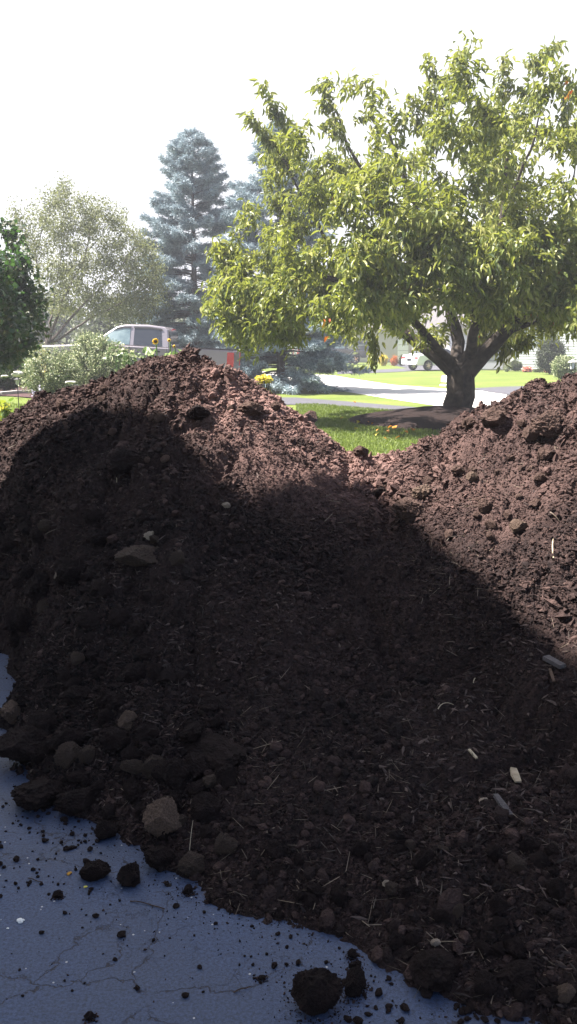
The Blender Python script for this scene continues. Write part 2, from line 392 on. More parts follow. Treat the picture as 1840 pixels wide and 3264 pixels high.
    rr = ramp(nt, [(.3, (.48, .48, .48)), (.7, (.7, .7, .7))]); L(big.outputs['Fac'], rr.inputs['Fac']); L(rr.outputs['Color'], b.inputs['Roughness'])
    hs = N(nt, 'ShaderNodeMath', operation='MULTIPLY_ADD'); L(cka.outputs[0], hs.inputs[0]); hs.inputs[1].default_value = -1.6; L(fine.outputs['Fac'], hs.inputs[2])
    bp = N(nt, 'ShaderNodeBump'); setin(bp, 'Strength', .5); setin(bp, 'Distance', .004); L(hs.outputs[0], bp.inputs['Height']); L(bp.outputs['Normal'], b.inputs['Normal'])
    L(b.outputs[0], out.inputs['Surface']); return m
M['drive'] = drive_mat()

def lawn_mat():
    m, nt, out = nodes('lawn'); L = nt.links.new
    b = N(nt, 'ShaderNodeBsdfPrincipled'); setin(b, 'Roughness', .8); setin(b, 'Specular IOR Level', .15)
    tc = N(nt, 'ShaderNodeTexCoord'); V = tc.outputs['Object']
    n1 = N(nt, 'ShaderNodeTexNoise'); setin(n1, 'Scale', .45); setin(n1, 'Detail', 6); L(V, n1.inputs['Vector'])
    n2 = N(nt, 'ShaderNodeTexNoise'); setin(n2, 'Scale', 30); setin(n2, 'Detail', 4); L(V, n2.inputs['Vector'])
    r = ramp(nt, [(.3, (.085, .125, .022)), (.55, (.12, .155, .032)), (.75, (.17, .185, .05))]); L(n1.outputs['Fac'], r.inputs['Fac'])
    r2 = ramp(nt, [(.3, (.65, .65, .65)), (.7, (1.3, 1.3, 1.3))]); L(n2.outputs['Fac'], r2.inputs['Fac'])
    mu = N(nt, 'ShaderNodeMix', data_type='RGBA', blend_type='MULTIPLY'); mu.inputs[0].default_value = 1; L(r.outputs['Color'], mu.inputs[6]); L(r2.outputs['Color'], mu.inputs[7])
    L(mu.outputs[2], b.inputs['Base Color'])
    t = N(nt, 'ShaderNodeBump'); setin(t, 'Strength', .6); setin(t, 'Distance', .03); L(n2.outputs['Fac'], t.inputs['Height']); L(t.outputs['Normal'], b.inputs['Normal'])
    L(b.outputs[0], out.inputs['Surface']); return m
M['lawn'] = lawn_mat()
M['blade'] = mat('grass_blade', (.07, .11, .018), (.11, .15, .028), scale=2, rough=.55, translucent=.35, tcol=(.17, .24, .03), island=.7, c3=(.19, .23, .06))

def siding_mat(name, col, line, pitch=.13):
    m, nt, out = nodes(name); L = nt.links.new
    b = N(nt, 'ShaderNodeBsdfPrincipled'); setin(b, 'Roughness', .6); setin(b, 'Base Color', (*col, 1))
    L(b.outputs[0], out.inputs['Surface']); return m
M['siding'] = siding_mat('white_siding', (.62, .64, .66), None)
def brick_mat():
    m, nt, out = nodes('red_brick'); L = nt.links.new
    b = N(nt, 'ShaderNodeBsdfPrincipled'); setin(b, 'Roughness', .9)
    tc = N(nt, 'ShaderNodeTexCoord'); mp = N(nt, 'ShaderNodeMapping'); mp.inputs['Rotation'].default_value = (radians(90), 0, 0)
    br = N(nt, 'ShaderNodeTexBrick'); setin(br, 'Scale', 4); setin(br, 'Color1', (.30, .09, .06, 1)); setin(br, 'Color2', (.22, .07, .05, 1)); setin(br, 'Mortar', (.4, .36, .33, 1))
    L(tc.outputs['Object'], mp.inputs['Vector']); L(mp.outputs[0], br.inputs['Vector']); L(br.outputs['Color'], b.inputs['Base Color'])
    L(b.outputs[0], out.inputs['Surface']); return m
M['brick'] = brick_mat()

# ================================================================== the compost heap
def grid_mesh():
    ys = [1.15]
    while ys[-1] < 9.6:
        ys.append(ys[-1] + max(.0075, .0022 * ys[-1] * (1 if ys[-1] < 7.3 else 3)))
    ys = np.array(ys); xs = np.arange(-4.3, 4.3, .0085)
    x, y = np.meshgrid(xs, ys)
    z = heap_z(x.ravel(), y.ravel()).reshape(x.shape)
    V = np.c_[x.ravel(), y.ravel(), z.ravel()]
    nx, ny = len(xs), len(ys)
    i = np.arange(nx - 1)[None] + nx * np.arange(ny - 1)[:, None]
    Fq = np.stack([i, i + 1, i + 1 + nx, i + nx], -1).reshape(-1, 4)
    keep = (V[Fq, 2].max(1) > -.02)
    Fq = Fq[keep]
    used = np.unique(Fq); mp = np.full(len(V), -1); mp[used] = np.arange(len(used))
    return V[used], mp[Fq]
def dry_sunlit(x, y):
    """dried pinkish crust with sunlight painted in: saddle, left shoulder, right peak"""
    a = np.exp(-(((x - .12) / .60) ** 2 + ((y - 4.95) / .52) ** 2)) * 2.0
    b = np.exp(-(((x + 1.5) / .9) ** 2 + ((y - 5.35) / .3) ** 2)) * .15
    c = np.clip((x - .45) / .4, 0, 1) * np.clip((y - 2.9 - np.clip(1.1 - x, 0, 1) * 2.2) / .5, 0, 1) * .26  # sunlit flank of the right peak, lightened in the colour
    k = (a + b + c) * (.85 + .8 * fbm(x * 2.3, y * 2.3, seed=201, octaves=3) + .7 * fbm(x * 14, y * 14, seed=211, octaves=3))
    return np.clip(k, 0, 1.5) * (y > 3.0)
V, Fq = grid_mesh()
heap = link('compost_heap', np_mesh('compost_heap', V, Fq, smooth=False, attr=dry_sunlit(V[:, 0], V[:, 1])), M['soil'],
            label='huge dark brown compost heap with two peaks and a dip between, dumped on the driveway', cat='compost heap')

def frames(d, roll):
    d = d / np.linalg.norm(d, axis=1, keepdims=True)
    ref = np.where(np.abs(d[:, 2:3]) > .9, np.array([[1.0, 0, 0]]), np.array([[0, 0, 1.0]]))
    s = np.cross(d, ref); s /= np.linalg.norm(s, axis=1, keepdims=True)
    n = np.cross(s, d)
    c, q = np.cos(roll)[:, None], np.sin(roll)[:, None]
    return d, s * c + n * q, -s * q + n * c
def scatter_shape(tv, tf, pos, d, roll, sc, jitter=0.0, r=None):
    """template verts tv (k,3) [x along d, y side, z normal] instanced into one vertex array"""
    r = r or rng
    d, s, n = frames(d, roll); sc = np.asarray(sc)
    if sc.ndim == 1: sc = np.repeat(sc[:, None], 3, 1)
    t = tv[None].repeat(len(pos), 0)
    if jitter: t = t * (1 + r.uniform(-jitter, jitter, t.shape))
    t = t * sc[:, None, :]
    v = pos[:, None] + t[..., 0:1] * d[:, None] + t[..., 1:2] * s[:, None] + t[..., 2:3] * n[:, None]
    k = len(tv)
    f = tf[None] + (np.arange(len(pos)) * k)[:, None, None]
    return v.reshape(-1, 3), f.reshape(-1, tf.shape[1])
def ico(sub):
    import bmesh
    bm = bmesh.new(); bmesh.ops.create_icosphere(bm, subdivisions=sub, radius=1)
    v = np.array([q.co[:] for q in bm.verts]); f = np.array([[q.index for q in p.verts] for p in bm.faces]); bm.free()
    return v, f
OV = np.array([[1, 0, 0], [-1, 0, 0], [0, 1, 0], [0, -1, 0], [0, 0, 1], [0, 0, -1.0]])
OF = np.array([[0, 2, 4], [2, 1, 4], [1, 3, 4], [3, 0, 4], [2, 0, 5], [1, 2, 5], [3, 1, 5], [0, 3, 5]])
def heap_points(n, r, near=1.0, patch=0):
    out = []
    while sum(map(len, out)) < n:
        y = r.uniform(1.3, 7.9, n * 2); x = r.uniform(-1, 1, n * 2) * 3.6
        w = np.where(np.abs(x) < .34 * y + .4, 1, .22) * np.where(y > 7.3, .35, 1) * (3.0 / np.maximum(y, 2)) ** near
        if patch: w = w * np.clip(.5 + 2.4 * fbm(x * 1.4 + patch, y * 1.4, seed=patch, octaves=3), .04, 1)
        k = r.uniform(0, 1, len(x)) < w
        x, y = x[k], y[k]
        z = heap_z(x, y); k = z > .0
        out.append(np.c_[x, y, z][k])
    return np.concatenate(out)[:n]
def tone_of(p, k): return np.repeat(dry_sunlit(p[:, 0], p[:, 1]), k)

p = heap_points(250000, rng, .75); nn = len(p)
s = np.exp(rng.normal(-5.45, .45, nn))             # ~6 mm radius
s = np.clip(s, .0018, .016) * np.clip(p[:, 1] / 3.6, .75, 1.5)
sc = np.c_[s * rng.uniform(.9, 1.9, nn), s * rng.uniform(.6, 1.1, nn), s * rng.uniform(.45, .9, nn)]
s = s * np.clip(1.0 + .9 * fbm(p[:, 0] * 2.1, p[:, 1] * 2.1, seed=301, octaves=3), .55, 1.7)
sc = np.c_[s * rng.uniform(.9, 2.1, nn), s * rng.uniform(.6, 1.1, nn), s * rng.uniform(.45, .9, nn)]
dd = rng.normal(0, 1, (nn, 3)); dd[:, 2] *= .45
p[:, 2] += s * .35
Va, Fa = scatter_shape(OV, OF, p, dd, rng.uniform(0, 6.28, nn), sc, .35)
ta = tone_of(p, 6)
IV, IF = ico(2)
p2 = heap_points(6500, rng, .8, 17); nn = len(p2)
s = np.clip(np.exp(rng.normal(-4.6, .42, nn)), .006, .036)
sc = np.c_[s * rng.uniform(.9, 1.4, nn), s * rng.uniform(.8, 1.1, nn), s * rng.uniform(.6, .95, nn)]
p2[:, 2] += s * .15
dd = rng.normal(0, 1, (nn, 3)); dd[:, 2] *= .4
Vb, Fb = scatter_shape(IV, IF, p2, dd, rng.uniform(0, 6.28, nn), sc, .22)
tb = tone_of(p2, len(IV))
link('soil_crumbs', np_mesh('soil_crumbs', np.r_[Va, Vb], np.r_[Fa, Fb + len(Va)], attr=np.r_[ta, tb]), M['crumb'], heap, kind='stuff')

# straw, rootlets and shreds of bark mixed into the heap
p = heap_points(3600, rng, 1.0, 29); nn = len(p)
ln = np.clip(rng.gamma(2.2, .010, nn), .008, .075); wd = rng.uniform(.0005, .0015, nn)
SV = np.array([[-1, -1, 0], [-1, 1, 0], [0, -1, .35], [0, 1, .35], [1, -.5, 0], [1, .5, 0], [0, 0, -1.0]])
SF = np.array([[0, 2, 3], [0, 3, 1], [2, 4, 5], [2, 5, 3], [0, 6, 2], [1, 3, 6], [2, 6, 4], [3, 5, 6]])
sc = np.c_[ln, wd, wd * 1.5]
dd = rng.normal(0, 1, (nn, 3)); dd[:, 2] *= .35
p[:, 2] += .006
Vs, Fs = scatter_shape(SV, SF, p, dd, rng.uniform(-.6, .6, nn), sc, .3)
link('straw_bits', np_mesh('straw_bits', Vs, Fs), M['straw'], heap, kind='stuff')
p = heap_points(7000, rng, 1.1, 37); nn = len(p)
sc = np.c_[rng.uniform(.008, .03, nn), rng.uniform(.002, .006, nn), rng.uniform(.0015, .003, nn)]
dd = rng.normal(0, 1, (nn, 3)); dd[:, 2] *= .4; p[:, 2] += .005
Vs, Fs = scatter_shape(OV, OF, p, dd, rng.uniform(0, 6.28, nn), sc, .3)
link('bark_shreds', np_mesh('bark_shreds', Vs, Fs), mat('bark_shred', (.03, .02, .018), (.045, .03, .026), scale=8, rough=.9, island=.8, c3=(.10, .07, .06)), heap, kind='stuff')

# ------------------------------------------------------------------ clods one can point at
def clod_mesh(seed, squash=(1, 1, 1), lump=.2, sub=5, fine=.11):
    v, f = ico(sub)
    q = v * np.array([1.0, 1.0, 1.0])
    r = 1 + lump * fbm(q[:, 0] * 1.3 + seed, q[:, 1] * 1.3, q[:, 2] * 1.3, seed=seed, octaves=2) * 1.8
    r += fine * fbm(q[:, 0] * 5, q[:, 1] * 5 + seed, q[:, 2] * 5, seed=seed + 5, octaves=3) * 2
    rr_ = np.random.default_rng(seed)
    for _ in range(13):
        nv = rr_.normal(0, 1, 3); nv /= np.linalg.norm(nv); c_ = (v @ nv)
        r = np.where(c_ > .25, np.minimum(r, rr_.uniform(.66, .92) / np.maximum(c_, .25)), r)
    r += .12 * np.abs(vnoise(q[:, 0] * 9 + seed, q[:, 1] * 9, q[:, 2] * 9, seed=seed + 9)) + .05 * np.abs(vnoise(q[:, 0] * 21, q[:, 1] * 21, q[:, 2] * 21 + seed, seed=seed + 11)) - .05
    return np_mesh('soil_clod', v * r[:, None] * np.array(squash), f, smooth=False)
CM = {}
def clod(px, py, w, label, matname='soil', ratio=.85, seed=0, sink=.3, rz=0, cat='soil clod', name='soil_clod', flat=1.0, onheap=True, sub=5, lump=.18, tilt=0):
    p = hit_heap(px, py)
    if not onheap or p[2] < .01:
        q = at_depth(px, py + w * ratio * .32, gy(py + w * ratio * .32)); p = np.array([q[0], q[1], 0.0])
        hz = float(heap_z(np.array([p[0]]), np.array([p[1]]))[0]); p[2] = max(hz, 0)
    dist = np.linalg.norm(p - EYE); R = w / F * dist / 2
    key = (matname, seed)
    if key not in CM: CM[key] = clod_mesh(seed * 17 + 3, (1, 1, 1), lump, sub); CM[key].materials.append(M[matname])
    me = CM[key]
    o = bpy.data.objects.new(name, me); COL.objects.link(o)
    o.location = (p[0], p[1], p[2] + R * ratio * (1 - sink) * .75)
    o.scale = (R, R * .9 * flat, R * ratio); o.rotation_euler = (tilt, 0, rz)
    tag(o, label, cat)
    return o
CL = [
 (1010, 3165, 158, 'big round dark clod lying alone on the blue-grey driveway beside a smaller one', 'soil', .82, 1, .05, 0, False),
 (1130, 3135, 76, 'fist-sized dark clod just right of the big round one on the driveway', 'soil', 1.0, 2, .05, 1, False),
 (525, 2655, 118, 'olive-brown oval clod at the foot of the heap, the palest big lump there', 'tan_clod', 1.15, 3, .15, .4, True),
 (612, 2772, 92, 'brown fibrous clod at the heap foot with a straw standing over it', 'brown_clod', .75, 4, .15, .4, True),
 (510, 2752, 90, 'round dark clod between the brown fibrous clod and a shaggy one', 'soil', .8, 5, .15, 0, True),
 (415, 2790, 76, 'shaggy dark clod overhanging the driveway left of the round dark clod', 'soil', .95, 6, .1, .7, True),
 (335, 2650, 66, 'smooth dark round clod left of the olive-brown clod', 'soil', .9, 7, .1, 0, True),
 (300, 2775, 90, 'crumbly dark lump forming the left tip of the clod row', 'soil', .7, 8, .2, 0, True),
 (600, 2838, 34, 'small dark clod on the driveway just below the brown fibrous clod', 'soil', .9, 1, .05, 2, False),
 (668, 2870, 19, 'small round dark pellet on the driveway right of the small dark clod', 'soil', .9, 2, .05, 1, False),
 (186, 2852, 28, 'small dark clod alone on the driveway below the left tip of the heap', 'soil', .9, 3, .05, .4, False),
 (895, 2922, 26, 'small dark clod lying on the driveway beside a rounder dark one', 'soil', .8, 4, .05, 0, False),
 (958, 2894, 40, 'round dark clod touching the heap edge above the open driveway', 'soil', .85, 5, .05, 0, False),
 (285, 3238, 27, 'dark clod lying low on the driveway near the photo bottom edge', 'soil', .9, 6, .05, 0, False),
 (745, 2888, 26, 'low dark crumb pile on the driveway at the heap edge', 'soil', .6, 7, .05, 0, False),
 (835, 3116, 24, 'flat dark flake on the driveway left of the big round clod', 'soil', .5, 8, .05, 0, False),
 (1125, 3042, 30, 'small dark clod in the crumbs above the fist-sized clod', 'soil', .9, 3, .05, 0, False),
 (1135, 3078, 38, 'broken dark clod resting against the crumbs above the fist-sized clod', 'soil', .7, 2, .05, 0, False),
 (250, 2570, 120, 'broad dark lump on the left foot of the heap', 'soil', .6, 2, .3, 0, True),
 (130, 2530, 160, 'wide dark lump at the lower left edge of the heap', 'soil', .55, 5, .35, .3, True),
 (410, 2315, 66, 'knobbly tan clod on the lower left slope beside a dark oval one', 'tan_clod', 1.0, 6, .25, 0, True),
 (465, 2350, 76, 'dark oval clod right beside the knobbly tan one', 'soil', .62, 7, .25, .2, True),
 (490, 2470, 84, 'smooth brown round clod low on the slope above the olive-brown clod', 'brown_clod', 1.0, 8, .25, 0, True),
 (560, 2480, 100, 'dark round clod touching the smooth brown one on its right', 'soil', .8, 1, .3, 0, True),
 (45, 2285, 84, 'reddish tan clod at the far left beside the bare driveway patch', 'tan_clod', .8, 4, .2, .3, True),
 (100, 2400, 190, 'very broad dark lump under the reddish tan clod', 'soil', .6, 3, .4, .2, True),
 (1348, 1588, 74, 'sunlit crusty tan clod at the shadow edge', 'tan_clod', .8, 5, .2, .4, True),
 (1300, 1640, 112, 'reddish ragged clod half in shadow below the crusty tan one', 'dry_sunlit_clod', .62, 4, .15, -.4, True),
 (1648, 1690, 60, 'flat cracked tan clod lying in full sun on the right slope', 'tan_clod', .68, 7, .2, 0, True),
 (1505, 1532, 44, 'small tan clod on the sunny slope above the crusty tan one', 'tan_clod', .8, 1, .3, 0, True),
 (1575, 1350, 88, 'rounded dark clod high on the right peak, left of two others', 'dry_sunlit_clod', .75, 6, .15, .5, True),
 (1748, 1385, 98, 'bulky grey-brown clod high on the right peak', 'dry_sunlit_clod', .95, 2, .25, 0, True),
 (1690, 1405, 56, 'dark ragged clod wedged left of the bulky grey-brown one', 'dry_sunlit_clod', 1.0, 1, .2, 0, True),
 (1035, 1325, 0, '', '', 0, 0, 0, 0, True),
 (992, 1345, 50, 'dark knob on the right shoulder skyline of the left peak', 'dry_sunlit_clod', .9, 3, .1, 0, True),
 (1150, 1450, 56, 'pinkish knob on the skyline just above the dip', 'dry_sunlit_clod', .7, 4, .2, 0, True),
 (395, 1495, 110, 'large soft lump in the shade high on the left peak', 'soil', .75, 7, .4, 0, True),
 (628, 1330, 84, 'dark lump at the tip of the shade on the left peak', 'soil', .6, 8, .35, .2, True),
 (450, 1790, 150, 'wide brown slab of compost halfway up the left slope', 'brown_clod', .5, 3, .45, .1, True),
 (478, 1718, 36, 'pale grey-brown stone-like lump above the wide brown slab', 'pebble', .9, 2, .3, 0, True),
 (722, 1617, 30, 'small pale rounded lump in shade near the middle of the slope', 'pebble', .8, 5, .3, 0, True),
 (235, 1850, 104, 'dark clod with a yellow leaf strip leaning on its left side', 'soil', .85, 5, .25, 0, True),
 (130, 1895, 100, 'dark round clod left of the one with the yellow leaf', 'soil', .9, 6, .3, 0, True),
 (60, 1995, 100, 'dark clod near the left photo edge above the bare patch', 'soil', .75, 7, .3, 0, True),
 (1545, 2562, 32, 'pale oval pebble left of the weathered wood stick', 'pebble', .72, 3, .2, 0, True),
 (1800, 3185, 58, 'pale tan oval clod at the lower right corner of the heap', 'tan_clod', 1.0, 8, .2, .2, True),
 (1388, 3105, 150, 'massive dark clod bulging over the driveway at the bottom of the heap', 'soil', .6, 6, .45, 0, True),
 (1650, 3130, 120, 'massive dark clod right of the other bulging one at the heap bottom', 'soil', .6, 2, .35, .3, True),
 (1232, 2823, 26, 'small pale pebble low on the right front slope', 'pebble', .9, 6, .2, 0, True),
 (1388, 3012, 30, 'small tan pebble just above the massive bulging clod', 'pebble', .8, 8, .2, 0, True),
 (800, 1310, 90, 'soft dark lump in full sun under the skyline, right of the truck tail', 'dry_sunlit_clod', .5, 4, .4, 0, True),
 (1210, 1590, 70, 'dark lump in the hollow at the foot of the dip', 'soil', .7, 8, .3, 0, True),
]
for (px, py, w, lab, mt, ra, sd, sk, rz, oh) in CL:
    if w: clod(px, py, w, lab, mt, ra, sd, sk, rz, onheap=oh)
# medium clods packed along the foot and the left flank
for (xa, xb), (ya, yb), cnt, (wa, wb), lab, grp in (((20, 720), (2230, 2740), 70, (40, 105), 'dark rounded clod packed among others low on the left foot of the heap', 'clods packed on the left foot'),
        ((0, 620), (1620, 2200), 55, (35, 85), 'dark clod half sunk in the shaded left flank of the heap', 'clods on the shaded left flank'),
        ((820, 1800), (2700, 3180), 50, (30, 80), 'dark clod half sunk low on the right front of the heap', 'clods low on the right front'),
        ((1300, 1830), (1290, 1720), 22, (26, 56), 'brownish clod half sunk in the sunlit right peak', 'clods on the sunlit right peak'),
        ((150, 1100), (1230, 1480), 16, (22, 42), 'reddish clod half sunk near the crest of the left peak', 'clods near the left crest')):
    c_ = 0
    while c_ < cnt:
        px, py = rng.uniform(xa, xb), rng.uniform(ya, yb)
        q = hit_heap(px, py)
        if q[2] < .02 or q[1] > 7: 
            c_ += .2; continue
        wv = float(np.clip(np.exp(rng.normal(math.log((wa + wb) / 2.4), .3)), wa, wb))
        o = clod(px, py, wv, lab, 'dry_sunlit_clod' if 'sunlit' in grp or 'crest' in grp else ('brown_clod' if rng.uniform() < .10 else 'soil'), rng.uniform(.6, .95), int(rng.integers(1, 9)), rng.uniform(.2, .5), rng.uniform(-.5, .5))
        o['group'] = grp; o.rotation_euler = (rng.uniform(-.4, .4), rng.uniform(-.4, .4), rng.uniform(0, 6.28)); c_ += 1
# long sloping slab
def slab(name, pts_px, width, thick, matname, label, cat, lift=.01):
    P_ = [hit_heap(*q) + np.array([0, 0, lift]) for q in pts_px]
    mb = MB(); a = Vector(P_[0]); 
    vs = []; m = len(P_)
    for i, q in enumerate(P_):
        q = Vector(q); t = (Vector(P_[min(i + 1, m - 1)]) - Vector(P_[max(i - 1, 0)])).normalized()
        up = Vector((0, -.4, .92)); s = t.cross(up).normalized(); up = s.cross(t)
        w = width * (1 - .25 * abs(2 * i / (m - 1) - 1) + .06 * sin(5 * i)) / 2
        vs += [q + s * w, q - s * w, q - s * w * .9 + up * thick, q + s * w * .8 + up * thick * 1.1]
    fs = [(0, 1, 2, 3), tuple(4 * (m - 1) + k for k in (3, 2, 1, 0))]
    for i in range(m - 1):
        for k in range(4): fs.append((4 * i + k, 4 * i + (k + 1) % 4, 4 * i + 4 + (k + 1) % 4, 4 * i + 4 + k))
    mb.add(vs, fs)
    return mb.build(name, M[matname], label=label, cat=cat)
clod(690, 2415, 230, 'long flat-faced grey-purple slab of compost sloping down right on the lower left slope', 'soil', .32, 9, .35, -.75, tilt=.35, flat=.6)
slab('wood_stick', [(1580, 2545), (1605, 2580), (1632, 2615)], .024, .008, 'dark_wood', 'weathered grey wood stick on the lower right slope', 'stick', .008)
slab('wood_chip', [(1636, 2463), (1642, 2484), (1652, 2506)], .030, .006, 'pale_chip', 'pale cream wood chip with a dark hole, right of the pebble', 'wood chip', .012)
slab('leaf_strip', [(178, 1878), (186, 1850), (215, 1832)], .022, .002, 'straw', 'curled yellow leaf strip leaning on a dark clod', 'leaf', .05)
slab('wood_scrap', [(1495, 2400), (1520, 2428)], .013, .005, 'pale_chip', 'slim tan wood scrap above the pale oval pebble', 'wood chip', .01)
slab('wood_sliver', [(1752, 2145), (1766, 2185)], .014, .006, 'tan_clod', 'brown upright wood sliver near the right edge at the shadow line', 'wood chip', .012)
slab('soil_flake', [(1740, 2105), (1795, 2135)], .04, .012, 'dark_wood', 'flat grey flake lying near the right edge below the shadow line', 'soil clod', .006)
def stalk(pts_px, r, matname, label, lift=(.004, .02, .004), cat='straw'):
    P_ = [hit_heap(*q) for q in pts_px]
    P_ = [p + np.array([0, -.004, l]) for p, l in zip(P_, lift)]
    Q = []
    for t in np.linspace(0, 1, 8):
        a = (1 - t) ** 2; b = 2 * t * (1 - t); c = t * t
        Q.append(P_[0] * a + P_[1] * b + P_[2] * c)
    MB().tube(Q, [r * (1 - .5 * i / 7) for i in range(8)], 5).build('straw_stalk', M[matname], label=label, cat=cat)
stalk([(1396, 2262), (1410, 2244), (1446, 2248)], .0022, 'pale_chip', 'curved pale straw in the middle of the lower right slope')
stalk([(605, 2742), (611, 2715), (618, 2696)], .0016, 'pale_chip', 'thin straw standing up from the brown fibrous clod', (.03, .07, .09))
stalk([(1508, 2180), (1512, 2170), (1516, 2165)], .0022, 'pale_chip', 'short white straw above the curved pale one')
stalk([(1764, 1790), (1756, 1760), (1762, 1740)], .0035, 'pale_chip', 'forked pale twig at the right edge in full sun', (.01, .03, .03), 'twig')
stalk([(1752, 1640), (1765, 1660), (1782, 1668)], .003, 'straw', 'thin curved rootlet in sun above the forked pale twig', (.01, .03, .01), 'twig')
stalk([(370, 1560), (376, 1545), (372, 1535)], .0035, 'pale_chip', 'small pale hooked twig in the shade of the left peak', (.01, .03, .02), 'twig')
stalk([(140, 1528), (152, 1512), (166, 1492)], .003, 'straw', 'slim tan twig on the left slope left of the hooked one', (.01, .02, .01), 'twig')
stalk([(142, 1712), (160, 1705), (184, 1692)], .003, 'straw', 'tan rootlet low on the left slope under the slim twig', (.01, .02, .01), 'twig')
stalk([(1035, 1668), (1050, 1660), (1060, 1650)], .003, 'straw', 'short grey twig in the shade below the dip', (.01, .02, .02), 'twig')

# ------------------------------------------------------------------ crumbs strewn on the driveway
crumb_meshes = []
for k in range(5):
    v, f = ico(2); r = 1 + .5 * fbm(v[:, 0] * 1.6 + k * 3, v[:, 1] * 1.6, v[:, 2] * 1.6, seed=k + 70, octaves=3)
    me = np_mesh('compost_crumb', v * r[:, None] * np.array([1, .8, .6]), f); me.materials.append(M['soil']); crumb_meshes.append(me)
regs = [((0, 330), (2560, 2860), 95, 'tiny dark compost crumb on the driveway left of the clod row', 'crumbs left of the clod row'),
        ((60, 700), (2850, 3240), 22, 'tiny dark crumb on the open cracked driveway', 'crumbs on the open driveway'),
        ((640, 960), (2850, 3100), 12, 'tiny dark crumb on the driveway close below the heap edge', 'crumbs below the heap edge'),
        ((1020, 1300), (3000, 3262), 30, 'tiny dark crumb on the driveway around the fist-sized clod', 'crumbs around the fist-sized clod'),
        ((1450, 1740), (3150, 3262), 26, 'tiny dark crumb on the driveway in the lower right corner', 'crumbs in the lower right corner')]
for (xa, xb), (ya, yb), cnt, lab, grp in regs:
    done = 0; tries = 0
    while done < cnt and tries < 3000:
        tries += 1
        px, py = rng.uniform(xa, xb), rng.uniform(ya, yb)
        if 'left' in grp and rng.uniform() < (py - 2560) / 600 + .15 * (px < 100): continue
        q = at_depth(px, py, gy(py))
        hz = float(heap_z(np.array([q[0]]), np.array([q[1]]))[0])
        if hz > -.005: continue
        r = float(np.clip(np.exp(rng.normal(-5.15, .45)), .003, .013))
        o = bpy.data.objects.new('compost_crumb', crumb_meshes[rng.integers(5)]); COL.objects.link(o)
        o.location = (q[0], q[1], r * .45); o.scale = (r, r, r); o.rotation_euler = (0, 0, rng.uniform(0, 6.28))
        tag(o, lab, 'crumb', grp); done += 1
# dust and grit beyond counting round the foot
x = rng.uniform(-2.2, 2.4, 60000); y = rng.uniform(1.2, 5.4, 60000)
z = heap_z(x, y, False); k = (z < .0) & (rng.uniform(0, 1, len(x)) < np.exp(z * 14) * .9 + .012)
p = np.c_[x, y, np.zeros_like(x)][k]; 
for (px, py, w_, *_r) in CL:                       # crumbs and powder skirting the clods on the driveway
    if w_ and not _r[-1]:
        q = at_depth(px, py + w_ * .25, gy(py + w_ * .25)); R_ = w_ / F * q[1] * .62; m_ = int(30 + w_ * 1.4)
        t_ = rng.uniform(0, 2 * pi, m_); d_ = R_ * (.7 + np.abs(rng.normal(0, .55, m_)))
        p = np.r_[p, np.c_[q[0] + np.cos(t_) * d_, q[1] + np.sin(t_) * d_, t_ * 0]]
nn = len(p)
s = np.clip(np.exp(rng.normal(-6.2, .45, nn)), .0009, .006)
p[:, 2] = s * .3
Vs, Fs = scatter_shape(OV, OF, p, rng.normal(0, 1, (nn, 3)), rng.uniform(0, 6.28, nn), np.c_[s * 1.3, s, s * .6], .3)
link('soil_dust', np_mesh('soil_dust', Vs, Fs), M['crumb'], label='fine dark compost dust strewn over the driveway round the heap', cat='soil dust', kind='stuff')
# few odd bits on the driveway
def bit(px, py, w, label, m, cat, ratio=.6, rz=0, seed=2):
    q = at_depth(px, py, gy(py)); R = w / F * np.linalg.norm(q - EYE) / 2
    v, f = ico(2); r = 1 + .6 * fbm(v[:, 0] * 1.7 + seed, v[:, 1] * 1.7, v[:, 2] * 1.7, seed=seed, octaves=2)
    o = link(cat.replace(' ', '_'), np_mesh('bit', v * r[:, None] * np.array([1, .7, .45]) * R, f), M[m], label=label, cat=cat)
    o.location = (q[0], q[1], R * .3); o.rotation_euler = (0, 0, rz)
bit(66, 2938, 24, 'crumpled white scrap on the driveway at lower left', 'white', 'paper scrap', seed=4)
bit(222, 2786, 18, 'small orange-brown leaf fragment on the driveway left of the clod row', 'leaf_orange', 'leaf fragment', rz=1)
bit(274, 2828, 12, 'tiny yellow-brown leaf fragment below the left tip of the clod row', 'leaf_yellow', 'leaf fragment', rz=.4)
bit(26, 2960, 8, 'tiny white chip below the crumpled white scrap', 'white', 'stone chip')
def dry_twig(a, b, c, r, label):
    Q = []
    A_, B_, C_ = [at_depth(px, py, gy(py)) for px, py in (a, b, c)]
    for t in np.linspace(0, 1, 7):
        q = A_ * (1 - t) ** 2 + B_ * 2 * t * (1 - t) + C_ * t * t; q[2] = r * 1.2 + .003 * abs(sin(5 * t)); Q.append(q)
    MB().tube(Q, r, 5).build('rootlet', M['brown_clod'], label=label, cat='rootlet')
dry_twig((415, 2874), (470, 2880), (525, 2902), .0016, 'thin brown rootlet on the driveway below the clod row')
dry_twig((745, 3166), (780, 3150), (800, 3150), .0015, 'short brown rootlet on the driveway left of the big round clod')
dry_twig((90, 2800), (110, 2808), (135, 2815), .0013, 'short tan rootlet on the driveway at far left')

